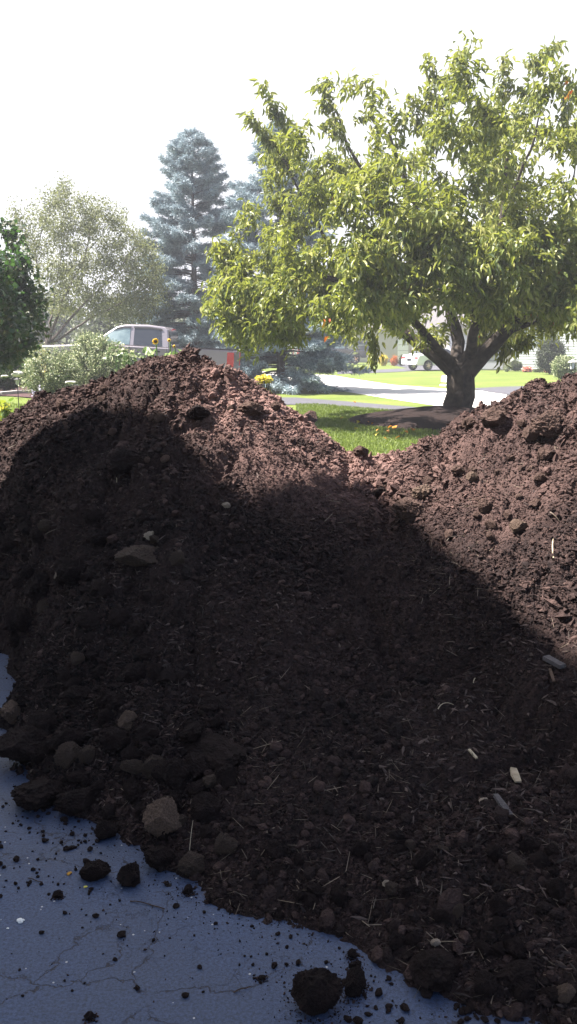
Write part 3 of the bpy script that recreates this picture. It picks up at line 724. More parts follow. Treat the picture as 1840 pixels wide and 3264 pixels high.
# ================================================================== ground, streets
def poly_px(pxs): return [hit_ground(*q) for q in pxs]
def sheet(name, P_, z, matname, dens=None):
    import bmesh
    bm = bmesh.new(); vs = [bm.verts.new((p[0], p[1], 0)) for p in P_]; f = bm.faces.new(vs)
    bmesh.ops.triangulate(bm, faces=[f])
    for _ in range(7):
        es = [e for e in bm.edges if e.calc_length() > 1.2]
        if not es: break
        bmesh.ops.subdivide_edges(bm, edges=es, cuts=1)
        bmesh.ops.triangulate(bm, faces=bm.faces[:])
    for v in bm.verts: v.co.z = float(ground_z(v.co.x, v.co.y)) + z
    bmesh.ops.recalc_face_normals(bm, faces=bm.faces)
    if bm.faces[0].normal.z < 0: bmesh.ops.reverse_faces(bm, faces=bm.faces[:])
    me = bpy.data.meshes.new(name); bm.to_mesh(me); bm.free()
    return link(name, me, M[matname], kind='structure')
xs = np.r_[np.linspace(-900, -60, 12), np.linspace(-55, -14, 12), np.linspace(-13, 14, 55), np.linspace(16, 60, 12), np.linspace(70, 900, 12)]
ys = np.r_[np.linspace(-300, -20, 6), np.linspace(-12, 8, 8), np.linspace(8.5, 62, 108), np.linspace(66, 140, 10), np.linspace(170, 1800, 12)]
gx, gyy = np.meshgrid(xs, ys); gz = ground_z(gx, gyy) - .012
i = np.arange(len(xs) - 1)[None] + len(xs) * np.arange(len(ys) - 1)[:, None]
link('ground', np_mesh('ground', np.c_[gx.ravel(), gyy.ravel(), gz.ravel()], np.stack([i, i + 1, i + 1 + len(xs), i + len(xs)], -1).reshape(-1, 4), smooth=True), M['lawn'], kind='structure')
link('driveway', np_mesh('driveway', np.array([[-4.2, -6, 0], [5.5, -6, 0], [5.5, 10, 0], [-4.2, 10, 0.0]]), np.array([[0, 1, 2, 3]])), M['drive'], kind='structure')
w = lambda x, y: np.array([x, y, 0.0])
L_ = poly_px([(940, 1267), (1100, 1279), (1250, 1292), (1400, 1304)]); R_ = poly_px([(1400, 1322), (1290, 1314), (1150, 1303), (985, 1291)])
sheet('path', [w(-7.5, 31.5), w(-2.5, 27.6)] + L_ + [w(5.5, 18.5), w(5.2, 12), w(5.4, 10.02), w(.0 + 3.2, 10.02), w(3.6, 16)] + R_ + [w(-2.8, 25.2), w(-7.8, 27.2)], .004, 'path')
E1 = poly_px([(1020, 1238), (1090, 1246), (1240, 1270), (1400, 1294), (1560, 1316)])
E2 = poly_px([(1560, 1246), (1400, 1237), (1250, 1226), (1120, 1206), (1060, 1196)])
sheet('road', [w(-30, 62), w(-3, 38)] + E1 + [w(9.5, 19.5), w(30, 14), w(34, 22), w(14, 30.5)] + E2 + [w(-2, 56), w(-28, 76)], -.004, 'concrete')
sheet('side_driveway', [hit_ground(1500, 1238), hit_ground(1560, 1250), hit_ground(1620, 1258), hit_ground(1760, 1256), w(22, 38), w(22, 46), hit_ground(1760, 1228), hit_ground(1600, 1233)], .006, 'path')
sheet('far_driveway', [hit_ground(1075, 1192), hit_ground(1240, 1187), hit_ground(1345, 1181), hit_ground(1500, 1177), w(13, 78), w(8.5, 78), hit_ground(1300, 1174), hit_ground(1200, 1178), hit_ground(1078, 1182)], .006, 'path')
sheet('bed_soil_left', [hit_ground(-250, 1262), hit_ground(0, 1262), hit_ground(100, 1256), hit_ground(260, 1250), w(-2.6, 19.5), w(-2.2, 24), w(-6, 26.2), w(-11, 24)], .02, 'soilbed')
# kerb strip bordering the bed
q = [hit_ground(*a) for a in ((-260, 1268), (-120, 1264), (0, 1261), (60, 1256), (150, 1257), (270, 1252))]
mb = MB()
for a, b in zip(q[:-1], q[1:]):
    c = (a + b) / 2; d = b - a; mb.box((c[0], c[1], float(ground_z(c[0], c[1])) + .03), (np.hypot(d[0], d[1]) - .012, .12, .12), rz=math.atan2(d[1], d[0]))
mb.build('border_edging', M['kerb'], bevel=.01, label='pale concrete edging strip curving round the planting bed at far left', cat='edging')

M['soilbed2'] = mat('tree_mulch', (.010, .007, .007), (.02, .014, .013), scale=35, rough=.95, spec=.08, bump=.8, bscale=60, c3=(.035, .024, .022))
# mound of mulch round the cherry tree
TX, TY = at_depth(1462, 1338, 19.0)[:2]
th = np.linspace(0, 2 * pi, 48, endpoint=False); rs = np.array([0, .5, 1.0, 1.5, 1.9, 2.15])
vs = [(0, 0, .34)]; fs = []
for r, z in zip(rs[1:], (.30, .23, .15, .07, -.03)):
    for t in th:
        rr = r * (1 + .06 * sin(3 * t) + .03 * sin(7 * t)); vs.append((rr * cos(t), rr * sin(t), z + .012 * sin(9 * t + r * 5)))
for k in range(48): fs.append((0, 1 + k, 1 + (k + 1) % 48))
for a in range(4):
    for k in range(48):
        fs.append((1 + a * 48 + k, 1 + (a + 1) * 48 + k, 1 + (a + 1) * 48 + (k + 1) % 48, 1 + a * 48 + (k + 1) % 48))
o = MB().add(vs, fs).build('mulch_ring', M['soilbed2'], smooth=True, label='low dark mulch ring around the foot of the big cherry tree', cat='mulch ring'); o.location = (TX - .25, TY - .1, 0)

# grass
def grass(name, n, rx, ry, test, h, seed, label):
    r = np.random.default_rng(seed)
    x = r.uniform(*rx, n); y = r.uniform(*ry, n); k = test(x, y); x, y = x[k], y[k]; nn = len(x)
    p = np.c_[x, y, ground_z(x, y) - .01]
    T = np.array([[0, -1, 0], [0, 1, 0], [.6, -.7, .12], [.6, .7, .12], [1, 0, .35]]); Fz = np.array([[0, 2, 1], [1, 2, 3], [2, 4, 3]])
    d = np.c_[r.normal(0, .28, (nn, 2)), np.ones(nn)]
    hh = h * r.uniform(.6, 1.3, nn); v, f = scatter_shape(T, Fz, p, d, r.uniform(0, 6.28, nn), np.c_[hh, np.full(nn, .0045) * (y / 14), hh * .6], .1)
    return link(name, np_mesh(name, v, f), M['blade'], kind='stuff', label=label, cat='grass')
def poly_side(x, y):   # in front of the path strip, off the mulch ring
    return (y < 25.0 - (x - .4) * 1.28) & (np.hypot(x - TX + .25, y - TY + .1) > 2.1) & (y > 10.2)
grass('grass', 70000, (.2, 4.4), (10.3, 24.5), poly_side, .055, 5, 'mown green grass between the compost heap and the cherry tree')
grass('grass', 9000, (-8.0, -4.2), (16.0, 20.5), lambda x, y: y < 19.0, .05, 6, 'strip of mown grass before the planting bed on the left')

# ================================================================== vegetation
LV = np.array([[0, 0, 0], [.32, -.5, .10], [.32, .5, .10], [.70, -.36, .02], [.70, .36, .02], [1.05, 0, -.22], [.45, 0, -.05]])
LF = np.array([[0, 1, 6], [0, 6, 2], [1, 3, 6], [6, 4, 2], [3, 5, 6], [6, 5, 4]])
LV2 = np.array([[0, 0, 0], [.5, -.5, .08], [.5, .5, .08], [1, 0, -.1]]); LF2 = np.array([[0, 1, 3], [0, 3, 2]])
MV = np.array([[0, 0, 0], [.15, -.5, .05], [.45, -.42, .0], [.62, -.62, -.05], [.72, -.22, 0], [1.08, 0, -.12], [.72, .22, 0], [.62, .62, -.05], [.45, .42, 0], [.15, .5, .05]])
MF = np.array([[0, 1, 2], [0, 2, 4], [2, 3, 4], [0, 4, 6], [4, 5, 6], [0, 6, 8], [6, 7, 8], [0, 8, 9]])

def grow(root_lines, tips, r, seg=.45, sag=0.0, rtip=.006):
    """connect tips to the nearest wood; returns MB of tubes and the outer directions of the tips"""
    mb = MB(); node = []; nr = []
    for line, r0, r1 in root_lines:
        pts_ = []
        for a, b in zip(line[:-1], line[1:]):
            a, b = np.array(a, float), np.array(b, float); m = max(2, int(np.linalg.norm(b - a) / .25))
            for t in np.linspace(0, 1, m, endpoint=False): pts_.append(a + (b - a) * t)
        pts_.append(np.array(line[-1], float)); m = len(pts_)
        for i in range(1, m - 1): pts_[i] = pts_[i] + r.normal(0, .018, 3) * (1 if i > 1 else 0)
        rad = [r0 + (r1 - r0) * (i / (m - 1)) ** .8 for i in range(m)]
        mb.tube(pts_, rad, 10 if r0 > .08 else 6)
        k0 = int(m * .3) if len(node) else int(m * .75)
        node += pts_[k0:]; nr += rad[k0:]
    node = np.array(node); nr = np.array(nr)
    dmin = np.array([np.min(((node - t) ** 2).sum(1)) for t in tips]); order = np.argsort(dmin)
    dirs = np.zeros_like(tips); starts = np.zeros_like(tips)
    for i in order:
        t = tips[i]; d2 = ((node - t) ** 2).sum(1); pen = d2 + .8 * np.maximum(node[:, 2] - t[2], 0) ** 2
        j = int(np.argmin(pen)); a = node[j]; L = np.linalg.norm(t - a)
        m = max(2, int(L / seg) + 1); line = [a]
        up = np.array([0, 0, 1.0])
        for q in range(1, m + 1):
            s = q / m; p_ = a + (t - a) * s + up * (.14 * L * sin(pi * s)) + r.normal(0, .03 * L, 3) * (s < 1) * .5; line.append(p_)
        r0 = min(nr[j] * .7, rtip + .012 * L)
        rad = [r0 + (rtip * .6 - r0) * (q / m) for q in range(m + 1)]
        mb.tube(line, rad, 4, cap=False)
        node = np.r_[node, line[1:]]; nr = np.r_[nr, rad[1:]]
        dirs[i] = line[-1] - line[-2]; starts[i] = line[-2]
    n_ = np.linalg.norm(dirs, axis=1, keepdims=True); dirs /= np.maximum(n_, 1e-6)
    return mb, dirs
def leaves_at(tips, dirs, per, spread, size, r, tv, tf, droop=.8, width=.36, rand=.6, along=.5):
    n_ = len(tips) * per
    t = np.repeat(tips, per, 0); d = np.repeat(dirs, per, 0)
    s = r.uniform(0, 1, n_)[:, None]
    pos = t - d * s * along + r.normal(0, 1, (n_, 3)) * spread * (1 - .25 * s)
    ld = d * .5 + r.normal(0, rand, (n_, 3)); ld[:, 2] -= droop
    sz = size * r.uniform(.65, 1.25, n_)
    return scatter_shape(tv, tf, pos, ld, r.normal(0, .7, n_), np.c_[sz, sz * width * 2, sz], .08, r)
def pip(poly, x, y):
    ins = np.zeros(len(x), bool); n_ = len(poly)
    for i in range(n_):
        x0, y0 = poly[i]; x1, y1 = poly[(i + 1) % n_]
        c = ((y0 > y) != (y1 > y)) & (x < (x1 - x0) * (y - y0) / (y1 - y0 + 1e-9) + x0); ins ^= c
    return ins
def px_to_world(px, py, y):
    u = (px - W / 2) / F; v = (H / 2 - py) / F
    dy = cos(PITCH) + v * sin(PITCH); dz = -sin(PITCH) + v * cos(PITCH)
    t = y / dy
    return np.stack([u * t, y, 1.6 + dz * t], -1)
def crown_tips(poly, n, cx, cy, rad, r, shell=.45, zc=None):
    """points whose view outline at the tree's own distance is poly, spread round the trunk axis"""
    P_ = np.array(poly); out = []
    while len(out) < n:
        px = r.uniform(P_[:, 0].min(), P_[:, 0].max(), 400); py = r.uniform(P_[:, 1].min(), P_[:, 1].max(), 400)
        k = pip(poly, px, py); px, py = px[k], py[k]
        q = px_to_world(px, py, np.full(len(px), float(cy)))
        dx = q[:, 0] - cx; hw = np.sqrt(np.clip(rad ** 2 - dx ** 2, .15, None))
        zz = (q[:, 2] - 1.2) / (zc or 7); hw = hw * np.clip(1.15 - .55 * zz, .4, 1)
        u = r.uniform(-1, 1, len(px)); u = np.sign(u) * np.abs(u) ** shell
        q[:, 1] = cy + u * hw
        # keep the real 3-D shape: shift x,z so that the outline holds for the tree seen from here, at true size
        out += list(q)
    return np.array(out[:n])

# ---- cherry tree
rc = np.random.default_rng(21)
cherry = empty('cherry_tree', (0, 0, 0), label='large spreading cherry tree with thick dark trunk and drooping yellow-green leaves', cat='tree')
CYD = TY
def wp(px, py, dy=0): return tuple(at_depth(px, py, CYD + dy))
fork = wp(1452, 1175)
lines = [([wp(1460, 1348), wp(1462, 1290), wp(1468, 1230), wp(1470, 1185)], .33, .29),
         ([wp(1462, 1200), wp(1400, 1140), wp(1340, 1095, .3), wp(1230, 1020, .5), wp(1080, 900, .6), wp(960, 850, .4)], .18, .045),
         ([wp(1478, 1200), wp(1540, 1130, -.3), wp(1610, 1060, -.5), wp(1720, 930, -.8), wp(1850, 800, -1), wp(1960, 720, -1)], .20, .045),
         ([wp(1465, 1185), wp(1460, 1090, .6), wp(1430, 960, .9), wp(1360, 800, 1.2), wp(1300, 600, 1.3), wp(1240, 420, 1.2)], .17, .035),
         ([wp(1475, 1180), wp(1530, 1060, .5), wp(1570, 900, .9), wp(1600, 700, 1.0), wp(1620, 480, 1.0)], .18, .035),
         ([wp(1440, 1160, -.2), wp(1370, 1080, -1.0), wp(1250, 960, -1.9), wp(1130, 860, -2.6)], .12, .03),
         ([wp(1500, 1130, -.3), wp(1520, 1020, -1.2), wp(1480, 880, -2.2), wp(1420, 760, -3)], .13, .03),
         ([wp(1340, 1095, .3), wp(1200, 1010, .2), wp(1060, 1000, 0), wp(900, 1010, -.2)], .08, .02),
         ([wp(1400, 880, 1), wp(1250, 700, 1.4), wp(1120, 480, 1.4), wp(1060, 330, 1.2)], .08, .02),
         ([wp(1230, 1020, .5), wp(1050, 780, .7), wp(930, 560, .7), wp(860, 430, .5)], .07, .015),
         ([wp(1600, 700, 1), wp(1690, 480, .8), wp(1740, 300, .6)], .05, .012),
         ([wp(1720, 930, -.8), wp(1780, 760, -1.2), wp(1830, 560, -1.4)], .08, .02),
         ([wp(1610, 1060, -.5), wp(1750, 1010, -1), wp(1900, 960, -1.4)], .07, .02)]
outline = [(690, 960), (668, 900), (700, 860), (672, 800), (730, 805), (800, 790), (790, 700), (800, 600), (850, 560), (850, 470), (815, 400), (900, 430), (960, 470), (1010, 420), (1040, 340),
           (1090, 400), (1130, 460), (1190, 400), (1230, 470), (1290, 440), (1340, 330), (1400, 300), (1440, 400), (1480, 470), (1560, 430), (1600, 330), (1650, 400), (1700, 330), (1740, 430),
           (1790, 330), (1860, 330), (1960, 380), (2080, 480), (2180, 650), (2160, 850), (2050, 1000), (1900, 1080), (1760, 1090), (1640, 1060), (1560, 1040), (1480, 990), (1420, 1020), (1340, 1060),
           (1250, 1080), (1180, 1100), (1080, 1080), (980, 1050), (860, 1050), (770, 1030), (720, 990)]
tips = crown_tips(outline, 760, TX, CYD, 4.7, rc, .6)
_u = tips[:, 0] / tips[:, 1] * F + W / 2
_hole = fbm(tips[:, 0] * .75, tips[:, 1] * .5, tips[:, 2] * .75, seed=404, octaves=2) < np.where((_u < 1180) & (tips[:, 2] > 3.4), .03, np.where(tips[:, 2] > 4.4, -.14, -.28))
tips = tips[~_hole]
sk = []
for _ in range(170):
    px, py = rc.uniform(1120, 1900), rc.uniform(720, 1000); dy = rc.uniform(-3.9, -1.8)
    if py > 1000 and 1420 < px < 1560: continue
    sk.append(at_depth(px, py, CYD + dy))
for _ in range(60): sk.append(at_depth(rc.uniform(1560, 1900), rc.uniform(940, 1025), CYD + rc.uniform(-2.2, 1.5)))
for _ in range(70): sk.append(at_depth(rc.uniform(690, 960), rc.uniform(900, 1085), CYD + rc.uniform(-1.6, 1.0)))
tips = np.r_[tips, np.array(sk)]; NT = len(tips)
ex = []
def spire(a, b, n_, w_, dy=0.0):
    for t in np.linspace(0, 1, n_):
        ex.append(np.array(at_depth(a[0] + (b[0] - a[0]) * t + rc.normal(0, w_ * (1 - .6 * t)), a[1] + (b[1] - a[1]) * t, CYD + dy + rc.normal(0, .15))))
for a, b, n_, w_ in (((1370, 400), (1372, 180), 9, 18), ((1430, 420), (1420, 250), 5, 14), ((1330, 420), (1330, 300), 4, 14), ((1590, 420), (1612, 185), 9, 10), ((1650, 420), (1700, 200), 8, 14), ((1705, 210), (1788, 132), 6, 3),
                     ((1060, 420), (1040, 250), 7, 14), ((1100, 480), (1010, 270), 5, 10), ((940, 480), (830, 268), 8, 8), ((880, 480), (780, 362), 6, 6), ((1200, 470), (1195, 275), 5, 10), ((1000, 480), (900, 360), 5, 14),
                     ((1800, 420), (1820, 300), 6, 20), ((1500, 480), (1490, 400), 3, 14), ((760, 830), (672, 796), 5, 7), ((780, 960), (664, 968), 6, 7), ((820, 1080), (700, 1066), 6, 8),
                     ((1180, 1050), (1195, 1165), 6, 9), ((1560, 1090), (1520, 1150), 0, 8), ((1420, 1020), (1405, 1090), 4, 10), ((1560, 1020), (1540, 1080), 4, 8), ((1700, 1080), (1640, 1120), 5, 8), ((1640, 1080), (1590, 1150), 4, 8)):
    if n_: spire(a, b, n_, w_)
tips = np.r_[tips, np.array(ex)]
wood, dirs = grow(lines, tips, rc)
wood.build('trunk', M['bark'], cherry, smooth=True)
v, f = leaves_at(tips[:NT], dirs[:NT], 92, .11, .15, rc, LV, LF, droop=.7, width=.20, rand=.7, along=.62)
v2, f2 = leaves_at(tips[NT:], dirs[NT:], 34, .075, .16, rc, LV, LF, droop=.75, width=.2, rand=.5, along=.35)
# bare ends of the inner limbs carry foliage too
link('crown', np_mesh('crown', np.r_[v, v2], np.r_[f, f2 + len(v)]), M['leaf_cherry'], cherry)
k = rc.integers(0, NT, 12); v, f = leaves_at(tips[k], dirs[k], 7, .06, .15, rc, LV, LF, droop=.9, width=.2)
hot = np.array([at_depth(1512, 1088, CYD - .8), at_depth(1690, 830, CYD - 3.2), at_depth(960, 905, CYD - 1), at_depth(1040, 1085, CYD - 2.4), at_depth(1800, 880, CYD - 3)])
v2, f2 = leaves_at(hot, np.tile([0, 0, -1.0], (5, 1)), 4, .06, .14, rc, LV, LF, droop=.9, width=.24)
link('autumn_leaves', np_mesh('autumn_leaves', np.r_[v, v2], np.r_[f, f2 + len(v)]), M['leaf_orange'], cherry)

# ---- spruces
def spruce(px, py_top, py_base, depth, rad, seed, label, name='blue_spruce', matname='needle', lean=0.0):
    r = np.random.default_rng(seed)
    top = at_depth(px, py_top, depth); gzv = float(ground_z(top[0], depth)); bx = top[0]
    Hh = top[2] - gzv
    e = empty(name, (bx, depth, gzv), label=label, cat='tree')
    mb = MB(); mb.tube([(0, 0, 0), (0, 0, Hh * .5), (0, 0, Hh * .98)], [.17, .10, .012], 8)
    tp, td = [], []
    nb = 270
    for i in range(nb):
        h = (i + r.uniform(0, 1)) / nb; h = h ** 1.0
        z = Hh * (.03 + .95 * h)
        prof = (1 - h) ** .58 * (.60 + .52 * r.uniform()) + .04
        if h < .08: prof *= .9
        Lb = rad * prof; a = r.uniform(0, 2 * pi)
        up = .05 + .55 * h
        d = np.array([cos(a), sin(a), 0])
        m = 6; line = []
        for s in np.linspace(0, 1, m):
            line.append(np.array([0, 0, z]) + d * Lb * s + np.array([0, 0, Lb * (up * s - .42 * s * s + .22 * s ** 4)]))
        mb.tube(line, [.024 * (1 - .8 * s) * (1.1 - h) + .003 for s in np.linspace(0, 1, m)], 4, cap=False)
        side = np.array([-sin(a), cos(a), 0])
        nt_ = int(12 + 40 * Lb / rad)
        for q in range(nt_):
            s = r.uniform(.2, 1.0) ** .7; c = line[0] * 0; fi = s * (m - 1); j = min(int(fi), m - 2); c = line[j] + (line[j + 1] - line[j]) * (fi - j)
            sd = r.choice([-1, 1]); tl = Lb * .34 * (1.08 - s) + .10
            dv = d * .9 + side * sd * r.uniform(.3, 1.1) + np.array([0, 0, r.normal(-.10, .13)])
            dv /= np.linalg.norm(dv)
            kk = max(1, int(tl / .13))
            for w_ in range(kk + 1): tp.append(c + dv * tl * (w_ + .5) / (kk + 1)); td.append(dv)
        tp.append(line[-1]); td.append((line[-1] - line[-2]) / np.linalg.norm(line[-1] - line[-2]))
    for s in np.linspace(0, .5, 8): tp.append(np.array([0, 0, Hh - s * .9])); td.append(np.array([0, 0, 1.0]))
    tp, td = np.array(tp), np.array(td)
    mb.build('trunk', M['bark_far'], e)
    per = 9; n_ = len(tp) * per
    pos = np.repeat(tp, per, 0) + r.normal(0, .045, (n_, 3)); dv = np.repeat(td, per, 0) * .9 + r.normal(0, .55, (n_, 3))
    dv[:, 2] += .05
    T = np.array([[0, -1, 0], [0, 1, 0], [1, 0, .0], [.4, 0, 1.0]]); Fz = np.array([[0, 2, 3], [3, 2, 1]])
    sz = r.uniform(.09, .18, n_)
    v, f = scatter_shape(T, Fz, pos, dv, r.uniform(0, 6.28, n_), np.c_[sz, np.full(n_, .019), np.full(n_, .015)], .2, r)
    link('crown', np_mesh('crown', v, f), M[matname], e)
    return e
spruce(610, 412, 1130, 35.0, 2.85, 3, 'tall blue spruce standing behind the pickup, nearest the middle of the photo')
spruce(895, 385, 1235, 32.0, 3.0, 4, 'blue spruce half hidden behind the cherry tree, its skirt reaching the lawn')

# ---- other trees and shrubs
def broadleaf(name, label, outline, depth, rad, trunk_lines, ntips, per, size, seed, lmat, tv, tf, spread, width, droop=.4, bark='bark_far', shell=.55, rtip=.006, zc=6, along=.5, rand=.7):
    r = np.random.default_rng(seed)
    cx = at_depth(np.mean([p[0] for p in outline]), 1000, depth)[0]
    e = empty(name, (0, 0, 0), label=label, cat='tree')
    tips_ = crown_tips(outline, ntips, cx, depth, rad, r, shell, zc)
    mb, dr = grow(trunk_lines, tips_, r, rtip=rtip)
    mb.build('trunk', M[bark], e, smooth=True)
    v, f = leaves_at(tips_, dr, per, spread, size, r, tv, tf, droop, width, rand, along)
    link('crown', np_mesh('crown', v, f), M[lmat], e); return e
D = 31.0
def q3(px, py, dy=0, D=D): return tuple(at_depth(px, py, D + dy))
broadleaf('ornamental_tree', 'airy grey-green tree with sparse top and many thin forking limbs, left of the pickup',
          [(60, 820), (50, 700), (95, 655), (130, 640), (200, 605), (240, 600), (290, 660), (370, 640), (400, 700), (450, 740), (500, 800), (525, 900), (520, 980), (470, 1030), (380, 1030), (300, 1020), (200, 1010), (140, 980), (90, 920)],
          D, 2.7, [([q3(152, 1190), q3(152, 1090)], .13, .11), ([q3(152, 1095), q3(130, 960, .3), q3(115, 800, .4), q3(150, 690, .4)], .06, .015), ([q3(152, 1095), q3(200, 960, -.3), q3(270, 820, -.5), q3(290, 700, -.4)], .07, .015),
                   ([q3(155, 1095), q3(250, 985, .5), q3(380, 860, .7), q3(440, 760, .6)], .06, .015), ([q3(158, 1100), q3(280, 1020, -.3), q3(400, 960, -.6), q3(490, 900, -.5)], .05, .012), ([q3(152, 1095), q3(180, 900, .9), q3(210, 740, .9)], .05, .012)],
          640, 58, .09, 31, 'leaf_willow', LV2, LF2, .15, .26, .3, rtip=.005, along=.4)
D = 15.0
broadleaf('maple_tree', 'dark green broad-leaved tree cut by the left photo edge',
          [(-420, 900), (-330, 720), (-180, 690), (-60, 705), (20, 705), (20, 740), (55, 800), (72, 870), (84, 930), (96, 1000), (84, 1080), (50, 1110), (15, 1150), (-60, 1190), (-200, 1180), (-350, 1120)],
          D, 1.5, [([q3(-130, 1330, 0, D), q3(-130, 1150, 0, D)], .09, .08), ([q3(-130, 1160, 0, D), q3(-60, 980, -.3, D), q3(10, 820, -.3, D)], .05, .015), ([q3(-130, 1160, 0, D), q3(-180, 950, .3, D), q3(-160, 780, .3, D)], .05, .015), ([q3(-130, 1160, 0, D), q3(-280, 1000, 0, D)], .04, .015)],
          330, 72, .085, 32, 'leaf_maple', MV, MF, .11, .42, .6, bark='bark', zc=4, along=.3)
# foliage mass far behind on the left
for a, (pxs, dep, top, hw, sd, lab) in enumerate((((420,), 52.0, 1000, 170, 41, 'low grey-green tree far behind the pickup cab'), ((90,), 60.0, 960, 190, 42, 'dim grey-green tree far behind the airy tree'), ((720,), 70.0, 960, 170, 43, 'dark far tree in the gap between the two spruces'),
                                                  ((1150,), 96.0, 980, 190, 44, 'far garden tree behind the beige house'), ((1500,), 98.0, 930, 230, 45, 'far garden tree behind the cherry trunk'), ((-250,), 58.0, 930, 200, 46, 'far tree beyond the left photo edge'), ((1950,), 84.0, 900, 220, 47, 'far tree behind the white-sided house'))):
    px = pxs[0]
    ol = [(px - hw, 1070), (px - hw * .9, top + 60), (px - hw * .5, top + 18), (px - hw * .1, top), (px + hw * .35, top + 22), (px + hw * .8, top + 50), (px + hw, 1065), (px + hw * .6, 1110), (px - hw * .6, 1110)]
    br = at_depth(px, 1100, dep)
    broadleaf('garden_tree', lab, ol, dep, hw / F * dep, [([(br[0], dep, 0), (br[0], dep, br[2] + 1.2)], .16, .1)], 90, 60, .0065 * dep, sd, 'leaf_far', LV2, LF2, .013 * dep, .4, .2, rtip=.01, along=.5)
def shrub(name, label, px, py, wpx, hpx, depth, lmat, seed, n=260, per=26, size=.06, cat='shrub', tv=LV2, tf=LF2, width=.28, spread=.06, droop=.1, clip=False, only=False):
    r = np.random.default_rng(seed)
    c = at_depth(px, py, depth); a = wpx / F * depth / 2; h = hpx / F * depth
    gzv = float(ground_z(c[0], depth)); hz = c[2] + h / 2 - gzv     # from the ground up to the seen top
    e = empty(name, (c[0], depth, gzv), label=label, cat=cat)
    th = r.uniform(0, 2 * pi, n); cz = r.uniform(-.95 if not clip else -.9, 1, n); rr = np.sqrt(1 - cz ** 2); k = r.uniform(.80, 1.02, n) if not clip else r.uniform(.93, 1, n)
    bump_ = 1 + (.16 * fbm(rr * np.cos(th) * 2.2 + seed, rr * np.sin(th) * 2.2, cz * 2.2, seed=seed, octaves=2) * (0 if clip else 1.6))
    T = np.c_[rr * np.cos(th) * a * k * bump_, rr * np.sin(th) * a * .9 * k * bump_, hz * (.52 + .46 * cz * k * bump_)]
    d = np.c_[rr * np.cos(th), rr * np.sin(th), cz * .7 + .4]; d /= np.linalg.norm(d, axis=1, keepdims=True)
    if only: T[:, 2] = hz - h * .5 + (T[:, 2] - hz * .52) / (hz * .46) * h * .5
    mb = MB()
    for t_ in T[::5]: mb.tube([(0, 0, 0), (t_[0] * .4, t_[1] * .4, t_[2] * .55), tuple(t_ * .97)], [.014, .009, .004], 4, cap=False)
    mb.build('stem', M['bark_far'], e)
    T2 = np.r_[T, T * np.array([.72, .72, .85])]
    v, f = leaves_at(T2, np.r_[d, d], per, spread, size, r, tv, tf, droop, width, .8, .08)
    link('foliage', np_mesh('foliage', v, f), M[lmat], e); return e
shrub('variegated_shrub', 'big cream-and-green variegated shrub on the right of the bed, touching the pickup front', 315, 1150, 190, 180, 21.5, 'leaf_var', 51, 380, 30, .05, spread=.05)
shrub('variegated_shrub', 'smaller dusky variegated shrub on the left of the bed beside the garden lantern', 160, 1180, 190, 150, 20.5, 'leaf_var', 52, 300, 26, .045, spread=.05)
shrub('low_shrub', 'dark green shrub filling the bed under the broad-leaved tree at far left', 20, 1165, 150, 90, 22.5, 'leaf_maple', 63, 240, 24, .06)
shrub('boxwood_bush', 'rounded olive-green clipped bush rising behind the big variegated shrub', 292, 1105, 130, 110, 24.5, 'leaf_box', 53, 300, 26, .035, spread=.035)
shrub('yellow_shrub', 'low yellow-green shrub at the foot of the airy tree', 120, 1110, 70, 40, 25.5, 'leaf_yellow', 54, 50, 8, .04)
shrub('yellow_flowers', 'dome of yellow chrysanthemums peeking over the heap right of the pickup', 842, 1208, 54, 26, 12.0, 'leaf_yellow', 55, 160, 16, .02, cat='flowers', width=.5, clip=True, spread=.01, only=True)
shrub('boxwood_bush', 'round clipped brown-green bush against the white siding', 1644, 1164, 42, 32, 56, 'leaf_box', 56, 160, 24, .06, clip=True, spread=.03)
shrub('pink_flowers', 'pink flower clump left under the white siding', 1681, 1178, 30, 18, 54.5, 'leaf_pink', 57, 60, 14, .07, cat='flowers', width=.5)
shrub('pink_flowers', 'pink flower clump right, beside the slender shrub tree', 1752, 1182, 28, 20, 53, 'leaf_pink', 58, 60, 14, .07, cat='flowers', width=.5)
shrub('low_shrub', 'small yellow-green plant between the two pink flower clumps', 1714, 1182, 26, 14, 54, 'leaf_box', 59, 40, 14, .06)
shrub('low_shrub', 'bright green plant left of the round clipped bush', 1618, 1169, 20, 16, 55, 'leaf_var', 60, 40, 14, .06)
shrub('variegated_shrub', 'pale speckled round shrub behind the lamp at the right edge', 1800, 1170, 80, 80, 40, 'leaf_var', 61, 260, 22, .07, spread=.06)
e = shrub('tall_shrub', 'tall vase-shaped green shrub in front of the white siding', 1755, 1128, 84, 118, 50, 'leaf_far', 62, 260, 26, .10, spread=.10)
for j, (px, py, wd, lm, lab) in enumerate(((1318, 1148, 26, 'leaf_box', 'round green bush beside the white car tail'), (1222, 1142, 28, 'leaf_yellow', 'golden round bush before the beige wall'), (1258, 1148, 20, 'leaf_orange', 'rusty orange plant before the beige wall'),
                                           (1282, 1146, 20, 'leaf_box', 'small green plant between the rusty one and the round bush'))):
    shrub('garden_bush', lab, px, py, wd, 26, 70, lm, 70 + j, 80, 16, .09, spread=.06)
